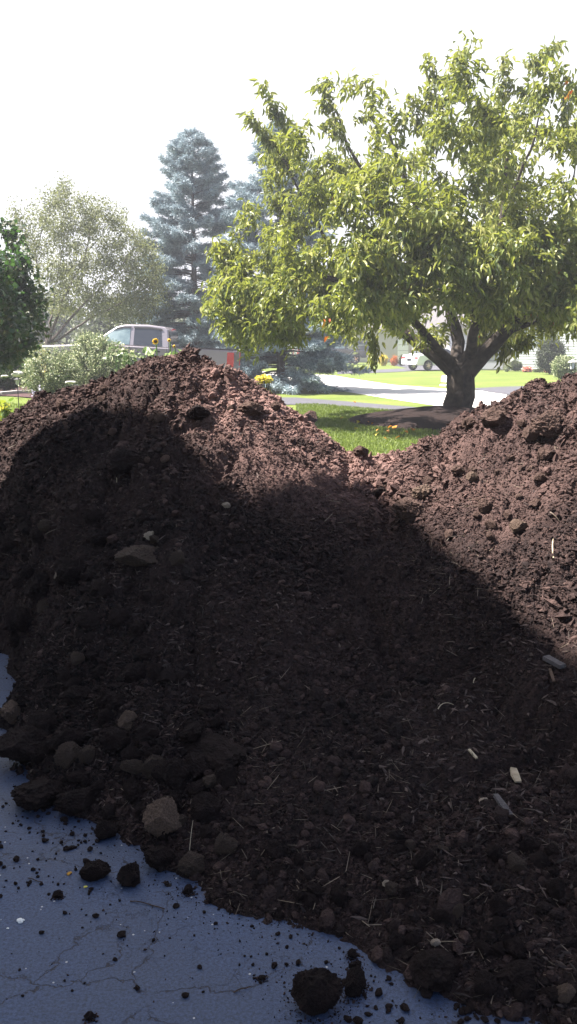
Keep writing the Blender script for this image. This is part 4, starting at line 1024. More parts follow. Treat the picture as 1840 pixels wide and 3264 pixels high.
# leafy plant with yellowing leaves at the left edge of the heap
r = np.random.default_rng(81); c = at_depth(22, 1310, 9.0)
e = empty('leafy_plant', (c[0], 9.0, 0), label='yellow-green broad-leaved plant at the left edge just above the heap', cat='plant')
tipsp = np.array([[r.normal(-.10, .10), r.normal(0, .08), c[2] + r.normal(0, .05)] for _ in range(16)])
mb = MB()
for t_ in tipsp: mb.tube([(0, 0, 0), (t_[0] * .5, t_[1] * .5, t_[2] * .6), tuple(t_)], [.008, .006, .003], 4, cap=False)
mb.build('stem', M['stem'], e)
v, f = leaves_at(tipsp, np.tile([0, -.3, .4], (16, 1)), 4, .035, .085, r, MV, MF, .2, .42, .6, .1)
link('foliage', np_mesh('foliage', v, f), mat('leaf_plant', (.10, .17, .02), (.2, .28, .03), scale=3, rough=.5, translucent=.4, island=.8, c3=(.35, .33, .04)), e)

# ---- sunflowers behind the left peak
def sunflower(px, py, d, depth, seed, label, face=-.2):
    r = np.random.default_rng(seed); c = at_depth(px, py, depth); R = d / F * depth / 2
    gzv = float(ground_z(c[0], depth)); e = empty('sunflower', (c[0], depth, gzv), label=label, cat='flower'); h = c[2] - gzv
    MB().tube([(0, .04, 0), (.03, .05, h * .5), (0, .05, h - .01), (0, .01, h)], [.012, .011, .009, .009], 6).build('stem', M['stem'], e)
    hd = MB(); hd.lathe([(R * .1, -.02), (R * .50, -.012), (R * .55, .0), (R * .3, .014)], n=16, axis='y'); o = hd.build('seed_disc', M['disc'], e, smooth=True); o.location = (0, -.01, h); o.rotation_euler = (face, 0, .15)
    mb = MB()
    for i in range(26):
        a = i * 2 * pi / 26 + r.normal(0, .06); L = R * r.uniform(.85, 1.1); rad = Vector((cos(a), 0, sin(a))); t = Vector((-sin(a), 0, cos(a))); b = rad * R * .42
        y0 = -.004 if i % 2 else .004
        mb.add([b + t * R * .06, b - t * R * .06, rad * L * .75 - t * R * .13 + Vector((0, y0 - .01, 0)), rad * L + Vector((0, .012, 0)), rad * L * .75 + t * R * .13 + Vector((0, y0 - .01, 0))], [(0, 1, 2, 4), (2, 3, 4)])
    o = mb.build('petals', M['petal'], e); o.location = (0, -.012, h); o.rotation_euler = (face, 0, .15)
    lt = np.array([[r.uniform(-.16, .16), r.uniform(-.02, .12), h * r.uniform(.62, .98)] for _ in range(7)])
    v, f = leaves_at(lt, np.tile([.2, -.2, .2], (7, 1)), 2, .03, .15, r, LV, LF, .35, .38, .7, .05)
    link('leaves', np_mesh('leaves', v, f), mat('sunflower_leaf', (.12, .2, .05), (.2, .3, .09), scale=4, rough=.5, translucent=.45, island=.6, c3=(.35, .4, .2)), e)
sunflower(496, 1088, 21, 10.5, 91, 'large open sunflower in front of the pickup rear window', -.1)
sunflower(540, 1084, 13, 10.8, 92, 'half-turned sunflower at the rear edge of the pickup cab', .7)
sunflower(556, 1104, 10, 10.2, 93, 'smallest sunflower, low at the back corner of the pickup cab', .2)
r = np.random.default_rng(95); c = at_depth(435, 1120, 10.0)
e = empty('leafy_plant', (c[0], 10.0, 0), label='pale-leaved low plant showing over the heap before the pickup doors', cat='plant')
tp_ = np.array([[r.uniform(-.28, .22), r.normal(0, .12), c[2] + r.uniform(-.14, .035)] for _ in range(34)])
mb = MB()
for t_ in tp_: mb.tube([(t_[0] * .4, 0, 0), (t_[0] * .8, t_[1] * .5, t_[2] * .6), tuple(t_)], [.006, .004, .002], 4, cap=False)
mb.build('stem', M['stem'], e)
v, f = leaves_at(tp_, np.tile([0, -.2, .5], (34, 1)), 4, .03, .055, r, LV, LF, -.1, .4, .7, .08)
link('foliage', np_mesh('foliage', v, f), M['leaf_var'], e)

# fallen leaves on the grass
leafme = np_mesh('fallen_leaf', LV * np.array([.11, .085, .11]), LF)
for i, (px, py, s) in enumerate(((1172, 1338, 1.5), (1144, 1350, 1), (1095, 1337, .8), (1127, 1335, .8), (1172, 1352, .7), (1140, 1372, .9), (1208, 1388, 1.1), (1204, 1355, .8), (1236, 1355, 1.2), (1251, 1366, 1.0), (1260, 1366, 1.3),
                                    (1238, 1350, 1.2), (1318, 1375, 1.3), (1277, 1400, 1.1), (1234, 1380, .8), (1224, 1405, .7), (1190, 1356, .6), (1208, 1376, .7), (1290, 1382, .8), (1125, 1284, 1.4))):
    m_ = 'leaf_yellow' if i in (0, 1, 6, 5) else 'leaf_orange'
    me = leafme if m_ == 'leaf_orange' else leafme.copy(); me.materials.clear(); me.materials.append(M[m_])
    o = bpy.data.objects.new('fallen_leaf', me); COL.objects.link(o); q = hit_ground(px, py)
    o.location = (q[0], q[1], float(ground_z(q[0], q[1])) + .055); o.scale = (s, s, s); o.rotation_euler = (.3, .35, i * 1.7)
    tag(o, 'bright yellow fallen leaf lying on the lawn left of the mulch ring' if m_ == 'leaf_yellow' else 'orange fallen leaf lying on the lawn near the mulch ring', 'leaf', 'yellow fallen leaves' if m_ == 'leaf_yellow' else 'orange fallen leaves')

# ================================================================== vehicles
def wheel(parent, x, y, z, R, wdt, spokes=5, mat_r='chrome'):
    t = MB().lathe([(R * .62, -wdt / 2), (R * .93, -wdt / 2), (R, -wdt * .3), (R, wdt * .3), (R * .93, wdt / 2), (R * .62, wdt / 2)], n=28, axis='y').build('wheel', M['tyre'], parent, smooth=True); t.location = (x, y, z)
    mb = MB()
    mb.lathe([(R * .60, -wdt * .42), (R * .66, -wdt * .52), (R * .66, wdt * .52), (R * .60, wdt * .42)], n=28, axis='y')
    for k in range(spokes):
        a = 2 * pi * k / spokes
        mb.box((cos(a) * R * .33, 0, sin(a) * R * .33), (R * .62, wdt * 1.02, R * .15), ry=-a)
    mb.lathe([(R * .14, -wdt * .55), (R * .14, wdt * .55)], n=12, axis='y')
    mb.build('rim', M[mat_r], t)
    return t
def pickup(name, loc, rz, pitch, label, paint, scale=1.0, glass='glass', cat='pickup truck'):
    """front faces -x; near side is -y"""
    e = empty(name, loc, rz, label=label, cat=cat); e.rotation_euler = (0, pitch, rz); e.scale = (scale,) * 3
    hw = .98
    zb, zt = .48, 1.22
    def arch(cx, R, n=10): return [(cx + R * cos(pi - pi * k / n), .55 + R * sin(pi - pi * k / n)) for k in range(n + 1)]
    lower = [(-2.92, .50), (-2.96, .62), (-2.95, 1.02), (-2.86, 1.10), (-1.55, 1.20), (-1.30, 1.24), (1.02, 1.24), (1.04, .50)]
    poly = [(-2.92, .50)] + [(-2.62, .50)] + [p for p in [(-1.98 + .44 * cos(pi - pi * k / 10), .52 + .44 * sin(pi * k / 10)) for k in range(11)] if p[1] >= .5] + [(-1.4, .46), (1.02, .46), (1.02, 1.24), (-1.30, 1.24), (-1.55, 1.20), (-2.86, 1.10), (-2.95, 1.02), (-2.96, .62)]
    MB().prism(poly, 'y', -hw, hw).build('body', M[paint], e, bevel=.035, smooth=True)
    bed = [(1.05, .50)] + [(1.72 + .44 * cos(pi - pi * k / 10), .52 + .44 * sin(pi * k / 10)) for k in range(11)] + [(2.98, .56), (3.0, 1.0), (2.98, 1.25), (1.05, 1.27)]
    b = MB(); b.prism(bed, 'y', -hw, -hw + .09); b.prism(bed, 'y', hw - .09, hw); b.box((1.10, 0, .9), (.08, 1.8, .70)); b.box((2.95, 0, .9), (.07, 1.78, .68)); b.box((2.02, 0, .62), (1.9, 1.78, .06))
    b.build('bed', M[paint], e, bevel=.015)
    for s_ in (-1, 1): MB().box((2.02, s_ * (hw - .045), 1.285), (1.92, .11, .03)).build('bed_rail', M['blackplastic'], e)
    # cab as a tapered shell
    prof = [(-1.38, 1.235), (-.62, 1.80), (-.35, 1.87), (.30, 1.90), (.82, 1.86), (.94, 1.78), (1.02, 1.235)]
    vs = []; 
    for x, z in prof:
        t = (z - 1.235) / .665; yy = hw - .03 - .20 * t
        vs += [(x, -yy, z), (x, yy, z)]
    n_ = len(prof); fs = [(2 * i, 2 * i + 2, 2 * i + 3, 2 * i + 1) for i in range(n_ - 1)] + [tuple(2 * i for i in range(n_)), tuple(2 * i + 1 for i in reversed(range(n_))), (0, 1, 2 * n_ - 1, 2 * n_ - 2)]
    MB().add(vs, fs).build('cab', M[paint], e, bevel=.03, smooth=True)
    def side_pane(pts2, name, m, off=.006):
        for s in (-1, 1):
            vs = []
            for x, z in pts2:
                t = (z - 1.235) / .665; yy = (hw - .03 - .20 * t + off) * s; vs.append((x, yy, z))
            vs2 = [(x, y - s * .012, z) for x, y, z in vs]; k = len(vs)
            MB().add(vs + vs2, [tuple(range(k)), tuple(reversed(range(k, 2 * k)))] + [(i, (i + 1) % k, (i + 1) % k + k, i + k) for i in range(k)]).build(name, M[m], e)
    side_pane([(-1.22, 1.275), (-.66, 1.70), (-.42, 1.765), (-.20, 1.785), (-.20, 1.275)], 'front_window', glass, .008)
    side_pane([(-.08, 1.275), (-.08, 1.79), (.40, 1.80), (.74, 1.765), (.80, 1.275)], 'rear_window', 'glassdark', .008)
    side_pane([(-.75, 1.69), (-.60, 1.76), (-.42, 1.80), (-.18, 1.82), (-.18, 1.775), (-.42, 1.76), (-.64, 1.70)], 'rain_visor', 'blackplastic', .02)
    side_pane([(-.10, 1.775), (-.10, 1.825), (.40, 1.835), (.77, 1.80), (.78, 1.75), (.40, 1.79)], 'rain_visor', 'blackplastic', .02)
    for s in (-1, 1):
        MB().box((-.14, s * (hw + .002), .86), (.012, .006, .70)).build('door_seam', M['blackplastic'], e); MB().box((.96, s * (hw + .002), .86), (.012, .006, .70)).build('door_seam', M['blackplastic'], e)
        for x in (-.30, .66): MB().box((x, s * (hw + .022), 1.12), (.20, .03, .05)).build('door_handle', M['blackplastic'], e, bevel=.008)
        m_ = MB().box((-1.08, s * (hw + .16), 1.36), (.13, .24, .24)).build('wing_mirror', M['blackplastic'], e, bevel=.04)
        MB().box((2.90, s * (hw - .07), 1.00), (.21, .165, .44)).build('tail_light', M['redlamp'], e, bevel=.02)
        MB().box((-2.90, s * .78, .88), (.14, .36, .20)).build('headlight', M['chrome'], e, bevel=.03)
        wheel(e, -1.98, s * .84, .38, .40, .26); wheel(e, 1.72, s * .84, .38, .40, .26)
    b = MB(); b.box((-2.98, 0, .60), (.16, 1.9, .22)); b.build('front_bumper', M['chrome'], e, bevel=.03)
    b = MB(); b.box((3.05, 0, .62), (.16, 1.85, .20)); b.build('rear_bumper', M['chrome'], e, bevel=.03)
    MB().box((-2.965, 0, .92), (.04, 1.1, .30)).build('grille', M['blackplastic'], e, bevel=.01)
    # windscreen
    MB().add([(-1.33, -.84, 1.29), (-1.33, .84, 1.29), (-.68, .74, 1.785), (-.68, -.74, 1.785), (-1.31, -.84, 1.27), (-1.31, .84, 1.27), (-.66, .74, 1.765), (-.66, -.74, 1.765)], [(0, 1, 2, 3), (7, 6, 5, 4), (0, 4, 5, 1), (1, 5, 6, 2), (2, 6, 7, 3), (3, 7, 4, 0)]).build('windscreen', M['glass'], e)
    MB().box((.98, 0, 1.80), (.06, .30, .04)).build('brake_light', M['redlamp'], e)
    MB().add([(.985, -.72, 1.36), (.985, .72, 1.36), (.955, .68, 1.72), (.955, -.68, 1.72), (1.02, -.72, 1.36), (1.02, .72, 1.36), (.985, .68, 1.72), (.985, -.68, 1.72)], [(0, 1, 2, 3), (7, 6, 5, 4), (0, 4, 5, 1), (1, 5, 6, 2), (2, 6, 7, 3), (3, 7, 4, 0)]).build('back_window', M['glassdark'], e)
    return e
a = at_depth(766, 1130, 27.3); 
hd = radians(-3)
# tail end of the truck sits at a; its nose points left and slightly away
cx = a[0] - 3.0 * cos(hd); cy = a[1] + 3.0 * -sin(hd)
pickup('pickup_truck', (cx - .20, cy + 0.9, .33), radians(-3), radians(3.3), 'silver-mauve crew-cab pickup truck parked behind the compost heap', 'truck')
b = at_depth(1090, 1146, 76); pickup('pickup_truck', (b[0] - 1.0, 76, .05), radians(190), 0, 'dark blue pickup truck parked far off by the garage, under the cherry branches', 'darktruck')
def car(name, loc, rz, label, paint):
    e = empty(name, loc, rz, label=label, cat='car'); hw = .88     # front faces +x
    poly = [(-2.15, .35)] + [(-1.35 + .36 * cos(pi - pi * k / 8), .33 + .36 * sin(pi * k / 8)) for k in range(9)] + [(1.4 + .36 * cos(pi - pi * k / 8), .33 + .36 * sin(pi * k / 8)) for k in range(9)] + [(2.1, .35), (2.2, .60), (1.95, .80), (1.05, .95), (-1.55, 1.02), (-2.10, .98), (-2.25, .62)]
    MB().prism(poly, 'y', -hw, hw).build('body', M[paint], e, bevel=.05, smooth=True)
    prof = [(1.15, .93), (.35, 1.38), (-.15, 1.45), (-.85, 1.40), (-1.80, 1.0)]
    vs = []
    for x, z in prof: yy = hw - .04 - .22 * (z - .93) / .5; vs += [(x, -yy, z), (x, yy, z)]
    n_ = len(prof); fs = [(2 * i, 2 * i + 2, 2 * i + 3, 2 * i + 1) for i in range(n_ - 1)] + [tuple(2 * i for i in range(n_)), tuple(2 * i + 1 for i in reversed(range(n_))), (0, 1, 2 * n_ - 1, 2 * n_ - 2)]
    MB().add(vs, fs).build('cabin', M[paint], e, bevel=.03, smooth=True)
    for s in (-1, 1):
        for nm, pp in (('front_window', [(.85, .99), (.28, 1.33), (-.10, 1.37), (-.10, .99)]), ('rear_window', [(-.18, .99), (-.18, 1.37), (-.80, 1.32), (-1.38, 1.03)])):
            vs = [(x, s * (hw - .04 - .22 * (z - .93) / .5 + .008), z) for x, z in pp]; vs2 = [(x, y - s * .02, z) for x, y, z in vs]; k = 4
            MB().add(vs + vs2, [(0, 1, 2, 3), (7, 6, 5, 4)] + [(i, (i + 1) % 4, (i + 1) % 4 + 4, i + 4) for i in range(4)]).build(nm, M['glassdark'], e)
        MB().box((-2.14, s * .66, .80), (.16, .36, .13)).build('tail_light', M['redlamp'], e, bevel=.02)
        MB().box((2.08, s * .66, .66), (.14, .34, .12)).build('headlight', M['chrome'], e, bevel=.02)
        wheel(e, -1.35, s * .80, .32, .32, .2, 7); wheel(e, 1.40, s * .80, .32, .32, .2, 7)
        MB().box((.62, s * (hw + .09), 1.02), (.12, .16, .12)).build('wing_mirror', M[paint], e, bevel=.03)
    MB().add([(-.92, -.60, 1.40), (-.92, .60, 1.40), (-1.68, .68, 1.075), (-1.68, -.68, 1.075), (-.92, -.6, 1.38), (-.92, .6, 1.38), (-1.68, .68, 1.055), (-1.68, -.68, 1.055)], [(0, 1, 2, 3), (7, 6, 5, 4), (0, 4, 5, 1), (1, 5, 6, 2), (2, 6, 7, 3), (3, 7, 4, 0)]).build('back_window', M['glassdark'], e)
    MB().box((-2.245, 0, .70), (.03, .42, .14)).build('number_plate', M['blackplastic'], e)
    MB().box((-2.2, 0, .45), (.14, 1.6, .14)).build('rear_bumper', M[paint], e, bevel=.03)
    return e
c = at_depth(1396, 1178, 58); car('white_car', (c[0], 58.3, .0), radians(28), 'white hatchback car parked beyond the street, left of the cherry trunk', 'whitecar')
c = at_depth(222, 1090, 50); car('white_car', (c[0], 50, .02), radians(175), 'white car glimpsed between the airy tree and the olive bush', 'whitecar')

# ================================================================== houses
def lap_wall(mb, x0, x1, y, z0, z1, pitch=.14, flip=1):
    z = z0
    while z < z1 - .01:
        h = min(pitch, z1 - z)
        mb.add([(x0, y - .022 * flip, z), (x1, y - .022 * flip, z), (x1, y, z + h), (x0, y, z + h), (x0, y + .02 * flip, z), (x1, y + .02 * flip, z)], [(0, 1, 2, 3), (4, 5, 1, 0)])
        z += h
def window(e, x, y, z, w_, h_, flip=1):
    f = MB(); t = .07
    for a in ((x, z + h_ / 2 + t / 2, w_ + 2 * t, t), (x, z - h_ / 2 - t / 2, w_ + 2 * t, t), (x - w_ / 2 - t / 2, z, t, h_), (x + w_ / 2 + t / 2, z, t, h_), (x, z, w_, .035)):
        f.box((a[0], y - .03 * flip, a[1]), (a[2], .06, a[3]))
    fr = f.build('window', M['white'], e); MB().box((x, y - .008 * flip, z), (w_, .01, h_)).build('pane', M['glassdark'], fr)
def house_gable(name, label, loc, rz, w_, d_, h_, roof_h, wallmat, feats, lap=False):
    """front face at local y=0 looking -y, body behind"""
    e = empty(name, loc, rz, label=label, cat='house')
    b = MB(); b.box((0, d_ / 2, h_ / 2), (w_, d_, h_)); 
    b.build('wall', M[wallmat], e)
    if lap:
        l = MB(); lap_wall(l, -w_ / 2, w_ / 2, -.012, .15, h_); l.build('siding', M[wallmat], e)
    o_ = .45
    r_ = MB(); r_.add([(-w_ / 2 - o_, -o_, h_ - .05), (w_ / 2 + o_, -o_, h_ - .05), (w_ / 2 + o_, d_ / 2, h_ + roof_h), (-w_ / 2 - o_, d_ / 2, h_ + roof_h), (-w_ / 2 - o_, d_ + o_, h_ - .05), (w_ / 2 + o_, d_ + o_, h_ - .05),
                       (-w_ / 2 - o_, -o_, h_ + .13), (w_ / 2 + o_, -o_, h_ + .13), (w_ / 2 + o_, d_ / 2, h_ + roof_h + .18), (-w_ / 2 - o_, d_ / 2, h_ + roof_h + .18), (-w_ / 2 - o_, d_ + o_, h_ + .13), (w_ / 2 + o_, d_ + o_, h_ + .13)],
                      [(0, 1, 2, 3), (3, 2, 5, 4), (6, 9, 8, 7), (9, 10, 11, 8), (0, 6, 7, 1), (4, 5, 11, 10), (0, 3, 9, 6), (3, 4, 10, 9), (1, 7, 8, 2), (2, 8, 11, 5)])
    r_.build('roof', M['roofing'], e)
    g = MB(); g.prism([(-.001 + 0, h_), (d_, h_), (d_ / 2, h_ + roof_h - .02)], 'x', -w_ / 2 + .01, w_ / 2 - .01); g.build('gable', M[wallmat], e)
    for f_ in feats:
        k = f_[0]
        if k == 'win': window(e, f_[1], -.02, f_[2], f_[3], f_[4])
        if k == 'door':
            dd_ = MB().box((f_[1], -.04, f_[3] / 2 + .05), (f_[2], .06, f_[3])).build('door', M[f_[4]], e, bevel=.01)
            for q in range(1, 4): MB().box((f_[1], -.075, f_[3] * q / 4 + .05), (f_[2] * .96, .012, .02)).build('door_groove', M['blackplastic'], dd_)
        if k == 'posts':
            for x in np.linspace(f_[1], f_[2], f_[3]): MB().box((x, -1.6, 1.25), (.14, .14, 2.5)).build('porch_post', M['white'], e, bevel=.01)
            MB().box(((f_[1] + f_[2]) / 2, -.8, 2.58), (f_[2] - f_[1] + .6, 1.9, .16)).build('porch_roof', M['white'], e)
        if k == 'brick': MB().box((f_[1], -.05, f_[3] / 2), (f_[2], .08, f_[3])).build('brick_panel', M['brick'], e)
    return e
c = at_depth(1250, 1150, 84)
house_gable('beige_house', 'beige house with white porch posts and red brick, far behind the white car', (c[0] + .8, 84, 0), radians(-12), 17, 9, 2.9, 2.4, 'beige',
            [('posts', 1.2, 3.4, 4), ('brick', 3.2, 4.6, 1.3), ('win', -3.5, 1.6, 1.4, 1.2), ('win', -6.3, 1.6, 1.4, 1.2), ('door', .2, 1.0, 2.1, 'white'), ('win', 5.5, 1.6, 1.6, 1.2)])
c = at_depth(1085, 1140, 92); house_gable('grey_garage', 'pale garage behind the dark blue pickup', (c[0] - 1, 92, 0), 0, 8, 7, 3.0, 2.2, 'siding', [('door', -1.6, 3.0, 2.3, 'white'), ('door', 2.0, 3.0, 2.3, 'white')])
# white-sided house on the right: gable end turned to us
c0 = at_depth(1630, 1178, 57.5)
e = empty('white_sided_house', (c0[0], 57.5, 0), radians(-24), label='white house with horizontal lap siding behind the round clipped bush', cat='house')
wd_, hh = 9.0, 3.1
MB().box((wd_ / 2, 5.2, hh / 2), (wd_, 10, hh)).build('wall', M['siding'], e)
l = MB(); lap_wall(l, 0, wd_, .178, .1, hh, .16); l.build('siding', M['siding'], e)
MB().box((0.0, .16, hh / 2), (.18, .14, hh)).build('corner_board', M['white'], e)
MB().prism([(-.0, hh), (wd_, hh), (wd_ / 2, hh + 2.5)], 'y', .22, 10.1).build('gable', M['siding'], e)
MB().add([(-.5, -.2, hh - .2), (wd_ / 2, -.2, hh + 2.62), (wd_ / 2, 10.6, hh + 2.62), (-.5, 10.6, hh - .2), (wd_ + .5, -.2, hh - .2), (wd_ + .5, 10.6, hh - .2),
          (-.5, -.2, hh - .02), (wd_ / 2, -.2, hh + 2.82), (wd_ / 2, 10.6, hh + 2.82), (-.5, 10.6, hh - .02), (wd_ + .5, -.2, hh - .02), (wd_ + .5, 10.6, hh - .02)],
         [(0, 1, 2, 3), (1, 4, 5, 2), (6, 9, 8, 7), (7, 8, 11, 10), (0, 6, 7, 1), (1, 7, 10, 4), (3, 2, 8, 9), (2, 5, 11, 8), (0, 3, 9, 6), (4, 10, 11, 5)]).build('roof', M['roofing'], e)
window(e, 5.6, .17, 1.7, 1.2, 1.2)
MB().box((-2.4, 3.4, 1.35), (4.6, 6, 2.7)).build('garage_wing', M['beige'], e)
g = MB().box((-2.4, .36, 1.15), (3.6, .06, 2.2)).build('garage_door', M['greydoor'], e, bevel=.01)
for q in range(1, 4): MB().box((-2.4, .322, .05 + .55 * q), (3.5, .01, .025)).build('door_groove', M['blackplastic'], g)
MB().box((-2.4, 3.2, 2.80), (4.9, 6.6, .18)).build('wing_roof', M['roofing'], e)

# unseen two-storey house, added on the left; roofline shaped to cast the heap's shadow
e = empty('shadow_caster_house', (-4.5, 0, 0), label='unseen tall pale-sided house added left of the driveway to cast shade on the compost heap', cat='house')
MB().box((-4.6, 1.2, 3.4), (9.0, 8.56, 6.8)).build('wall', M['beige'], e)
prof = [(5.49, 6.81), (5.48, 6.86), (5.36, 7.12), (5.10, 7.58), (4.72, 7.84), (4.58, 7.98), (4.58, 9.0), (1.2, 10.0), (-3.5, 8.84), (-3.5, 7.88), (-2.8, 7.62), (-3.1, 7.08), (-3.1, 6.81)]  # eave outline shaped to match the shadow edge on the heap
MB().prism(prof, 'x', -9.1, -.11).build('roof', M['roofing'], e)
MB().prism([(4.58, 7.99), (4.66, 8.05), (4.84, 8.34), (5.09, 8.73), (5.06, 8.84), (4.9, 8.90), (4.5, 9.03), (3.46, 9.38), (1.2, 10.1), (-4.0, 8.90), (-4.0, 8.76), (-3.5, 8.4), (1.2, 9.4), (4.5, 8.6)], 'x', -.105, .0).build('shadow_tongue', M['white'], e)  # thin board added to cast the tongue in the heap's shadow edge
l = MB()
z = .2
while z < 6.65:
    l.add([(-.08, -3.05, z), (-.08, 5.46, z), (-.1, 5.46, z + .15), (-.1, -3.05, z + .15)], [(0, 1, 2, 3)]); z += .15
l.build('siding', M['siding'], e)
for yy in (-1.6, .9, 3.4):
    for zz in (1.6, 4.6):
        f = MB(); t = .08
        for a in ((yy, zz + .65, 1.16, t), (yy, zz - .65, 1.16, t), (yy - .54, zz, t, 1.22), (yy + .54, zz, t, 1.22), (yy, zz, 1.0, .04)): f.box((-.05, a[0], a[1]), (.07, a[2], a[3]))
        fr = f.build('window', M['white'], e); MB().box((-.07, yy, zz), (.02, 1.0, 1.22)).build('pane', M['glassdark'], fr)

# ================================================================== small things
def mailbox(px, py, w_, depth, label, rz=0):
    c = at_depth(px, py, depth); s = w_ / F * depth
    e = empty('mailbox', (c[0], depth, 0), rz, label=label, cat='mailbox')
    MB().box((0, 0, c[2] / 2 - .1), (.10, .10, c[2] - .1)).build('post', M['white'], e, bevel=.01)
    pr = [(-s * .3, 0), (s * .3, 0), (s * .3, s * .4)] + [(s * .3 * cos(pi * k / 8), s * .4 + s * .3 * sin(pi * k / 8)) for k in range(1, 8)] + [(-s * .3, s * .4)]
    o = MB().prism(pr, 'y', -.28, .28).build('box', M['white'], e, bevel=.01); o.location = (0, 0, c[2] - s * .2)
    o2 = MB().box((0, -.285, s * .33), (s * .5, .012, s * .5)).build('box_door', M['blackplastic'], e); o2.location = (0, 0, c[2] - s * .2)
    MB().box((s * .34, -.05, c[2] + s * .4), (.015, .04, .16)).build('flag', M['redlamp'], e)
    for sx in (-1, 1): MB().box((sx * s * .45, 0, c[2] - s * .6), (s * .42, .4, s * .36)).build('paper_tube', M['white'], e, bevel=.03)
    return e
mailbox(1427, 1212, 30, 36, 'white mailbox with paper tubes beside the cherry trunk across the street', .5)
mailbox(1700, 1228, 24, 33, 'white mailbox peeking over the right peak of the heap', .2)
def lantern(px, py_top, hpx, depth, label, post=True, name='garden_lamp', matp='blackplastic'):
    t = at_depth(px, py_top, depth); h = hpx / F * depth; gzv = float(ground_z(t[0], depth)); e = empty(name, (t[0], depth, gzv), label=label, cat='lamp'); T_ = t[2] - gzv
    MB().lathe([(h * .06, 0), (h * .06, T_ - h)], n=8).build('post', M[matp], e)
    MB().lathe([(h * .22, T_ - h), (h * .36, T_ - h * .28)], n=6).build('lamp_glass', mat('lantern_glass', (.55, .57, .6), rough=.2), e)
    MB().lathe([(h * .52, T_ - h * .30), (h * .48, T_ - h * .22), (h * .12, T_ - h * .02), (h * .03, T_ + h * .03)], n=6).build('lamp_cap', M[matp if name == 'garden_lamp' else 'kerb'], e)
    fr = MB()
    for k in range(6):
        a = 2 * pi * k / 6; fr.tube([(h * .225 * cos(a), h * .225 * sin(a), T_ - h), (h * .365 * cos(a), h * .365 * sin(a), T_ - h * .28)], h * .025, 4)
    fr.build('lamp_frame', M[matp], e)
    return e
lantern(1826, 1146, 30, 12.0, 'grey six-sided lamp post lantern at the right edge above the heap', name='post_lamp')
lantern(55, 1204, 22, 17.5, 'small black path light in the planting bed on the left')
def stone(px, py, w_, h_, depth, label, m='stone', seed=1):
    v, f = ico(3); c = at_depth(px, py, depth); a = w_ / F * depth / 2; b = h_ / F * depth / 2
    r = 1 + .25 * fbm(v[:, 0] * 1.2 + seed, v[:, 1] * 1.2, v[:, 2] * 1.2, seed=seed, octaves=2)
    o = link('garden_stone', np_mesh('garden_stone', np.sign(v) * np.abs(v) ** .7 * r[:, None] * np.array([a, a * .8, b]), f), M[m], label=label, cat='stone')
    gz_ = float(ground_z(c[0], depth)); o.location = (c[0], depth, max(c[2], gz_ + b * .6))
stone(226, 1218, 36, 7, 18.8, 'flat pale stone at the foot of the variegated shrubs')
stone(16, 1199, 22, 7, 20.5, 'flat pale stone at the far left of the bed', seed=2)
stone(56, 1192, 36, 16, 20.0, 'weathered pale rock behind the black path light', seed=3)
def hydrant_flowers(px, py, depth, label):
    r = np.random.default_rng(int(px)); c = at_depth(px, py, depth); gz_ = float(ground_z(c[0], depth)); e = empty('flower_spike', (c[0], depth, gz_), label=label, cat='flower'); h = max(c[2] - gz_, .15)
    MB().tube([(0, 0, 0), (0, 0, h)], .006, 5).build('stem', M['stem'], e)
    tp_ = np.array([[0, 0, h * k] for k in np.linspace(.45, 1, 8)])
    v, f = leaves_at(tp_, np.tile([0, 0, 1.0], (8, 1)), 7, .018, .035, r, LV2, LF2, 0, .5, .9, .01)
    link('blossom', np_mesh('blossom', v, f), M['lilac'], e)
M['lilac'] = mat('petal_lilac', (.45, .42, .55), (.6, .56, .68), scale=4, rough=.6, translucent=.3, island=.6)
hydrant_flowers(107, 1246, 17.3, 'short lilac flower spike, leftmost of three at the bed edging')
hydrant_flowers(124, 1234, 17.4, 'tallest lilac flower spike, in the middle of three at the bed edging')
hydrant_flowers(135, 1242, 17.2, 'lilac flower spike nearest the heap at the bed edging')

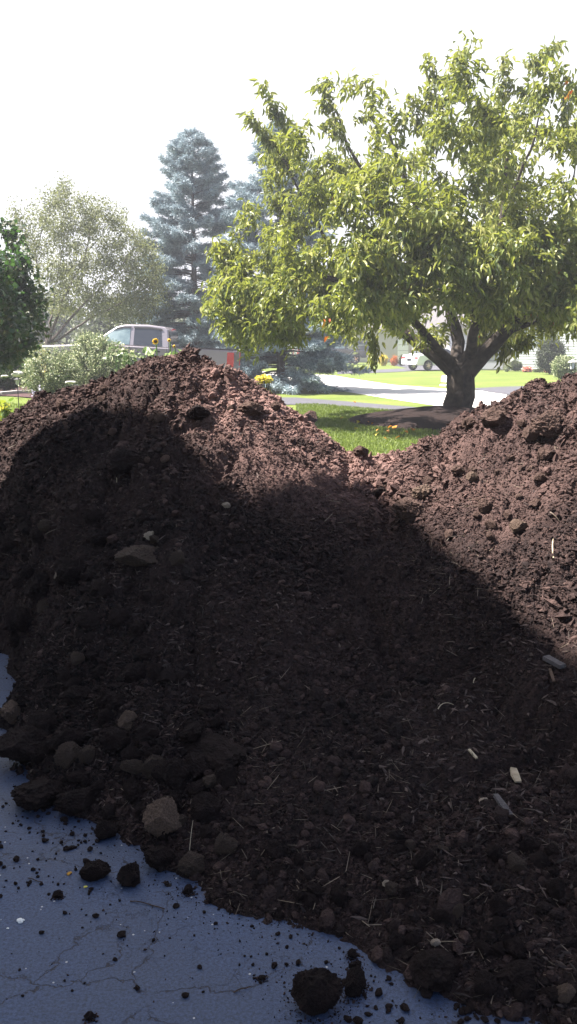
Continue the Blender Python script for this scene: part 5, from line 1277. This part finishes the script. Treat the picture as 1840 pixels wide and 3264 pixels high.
# ================================================================== light, sky, air, camera
sun = bpy.data.lights.new('sun', 'SUN'); sun.energy = 5.0; sun.angle = radians(.53); sun.color = (1.0, .93, .86)
so = bpy.data.objects.new('sun', sun); COL.objects.link(so)
so.rotation_euler = Vector(-SUN).to_track_quat('-Z', 'Y').to_euler(); so.location = (-20, 10, 30)
world = bpy.data.worlds.new('World'); scene.world = world; world.use_nodes = True
nt = world.node_tree; bg = nt.nodes['Background']; sky = nt.nodes.new('ShaderNodeTexSky'); sky.sky_type = 'NISHITA'; sky.sun_disc = False
sky.sun_elevation = SUN_EL; sky.sun_rotation = -SUN_AZ; sky.air_density = 1.0; sky.dust_density = 1.6; sky.ozone_density = 1.0
tc = nt.nodes.new('ShaderNodeTexCoord'); sx = nt.nodes.new('ShaderNodeSeparateXYZ'); nt.links.new(tc.outputs['Generated'], sx.inputs[0])
cn = nt.nodes.new('ShaderNodeTexNoise'); cn.inputs['Scale'].default_value = 2.2; cn.inputs['Detail'].default_value = 6; nt.links.new(tc.outputs['Generated'], cn.inputs['Vector'])
ma = nt.nodes.new('ShaderNodeMath'); ma.operation = 'MULTIPLY_ADD'; ma.inputs[1].default_value = 1.1; nt.links.new(cn.outputs['Fac'], ma.inputs[0]); nt.links.new(sx.outputs['Y'], ma.inputs[2])
cr = ramp(nt, [(.62, (0, 0, 0)), (1.0, (1, 1, 1))]); nt.links.new(ma.outputs[0], cr.inputs['Fac'])
mx = nt.nodes.new('ShaderNodeMix'); mx.data_type = 'RGBA'; nt.links.new(cr.outputs['Color'], mx.inputs[0]); nt.links.new(sky.outputs[0], mx.inputs[6]); mx.inputs[7].default_value = (6.9, 7.0, 7.3, 1)
nt.links.new(mx.outputs[2], bg.inputs['Color']); bg.inputs['Strength'].default_value = SKY
if HAZE:
    m, hn, ho = nodes('haze'); pv = hn.nodes.new('ShaderNodeVolumePrincipled'); pv.inputs['Density'].default_value = HAZE; pv.inputs['Color'].default_value = (.86, .88, 1, 1); pv.inputs['Anisotropy'].default_value = .4
    hn.links.new(pv.outputs[0], ho.inputs['Volume'])
    MB().box((0, 200, 10), (2100, 4300 , 24)).build('haze', m, kind='stuff')
cam = bpy.data.cameras.new('camera'); cam.sensor_fit = 'VERTICAL'; cam.sensor_height = 24; cam.lens = 12 / (1632 / F); cam.clip_end = 6000; cam.clip_start = .05
co = bpy.data.objects.new('camera', cam); COL.objects.link(co); co.location = tuple(EYE); co.rotation_euler = (radians(90) - PITCH, 0, 0); scene.camera = co
scene.view_settings.view_transform = 'Standard'; scene.view_settings.look = 'None'; scene.view_settings.gamma = 1; scene.view_settings.use_curve_mapping = False
scene.view_settings.exposure = EXPO
scene.cycles.max_bounces = 6; scene.cycles.transparent_max_bounces = 4; scene.cycles.volume_bounces = 0
scene.cycles.sample_clamp_indirect = 6
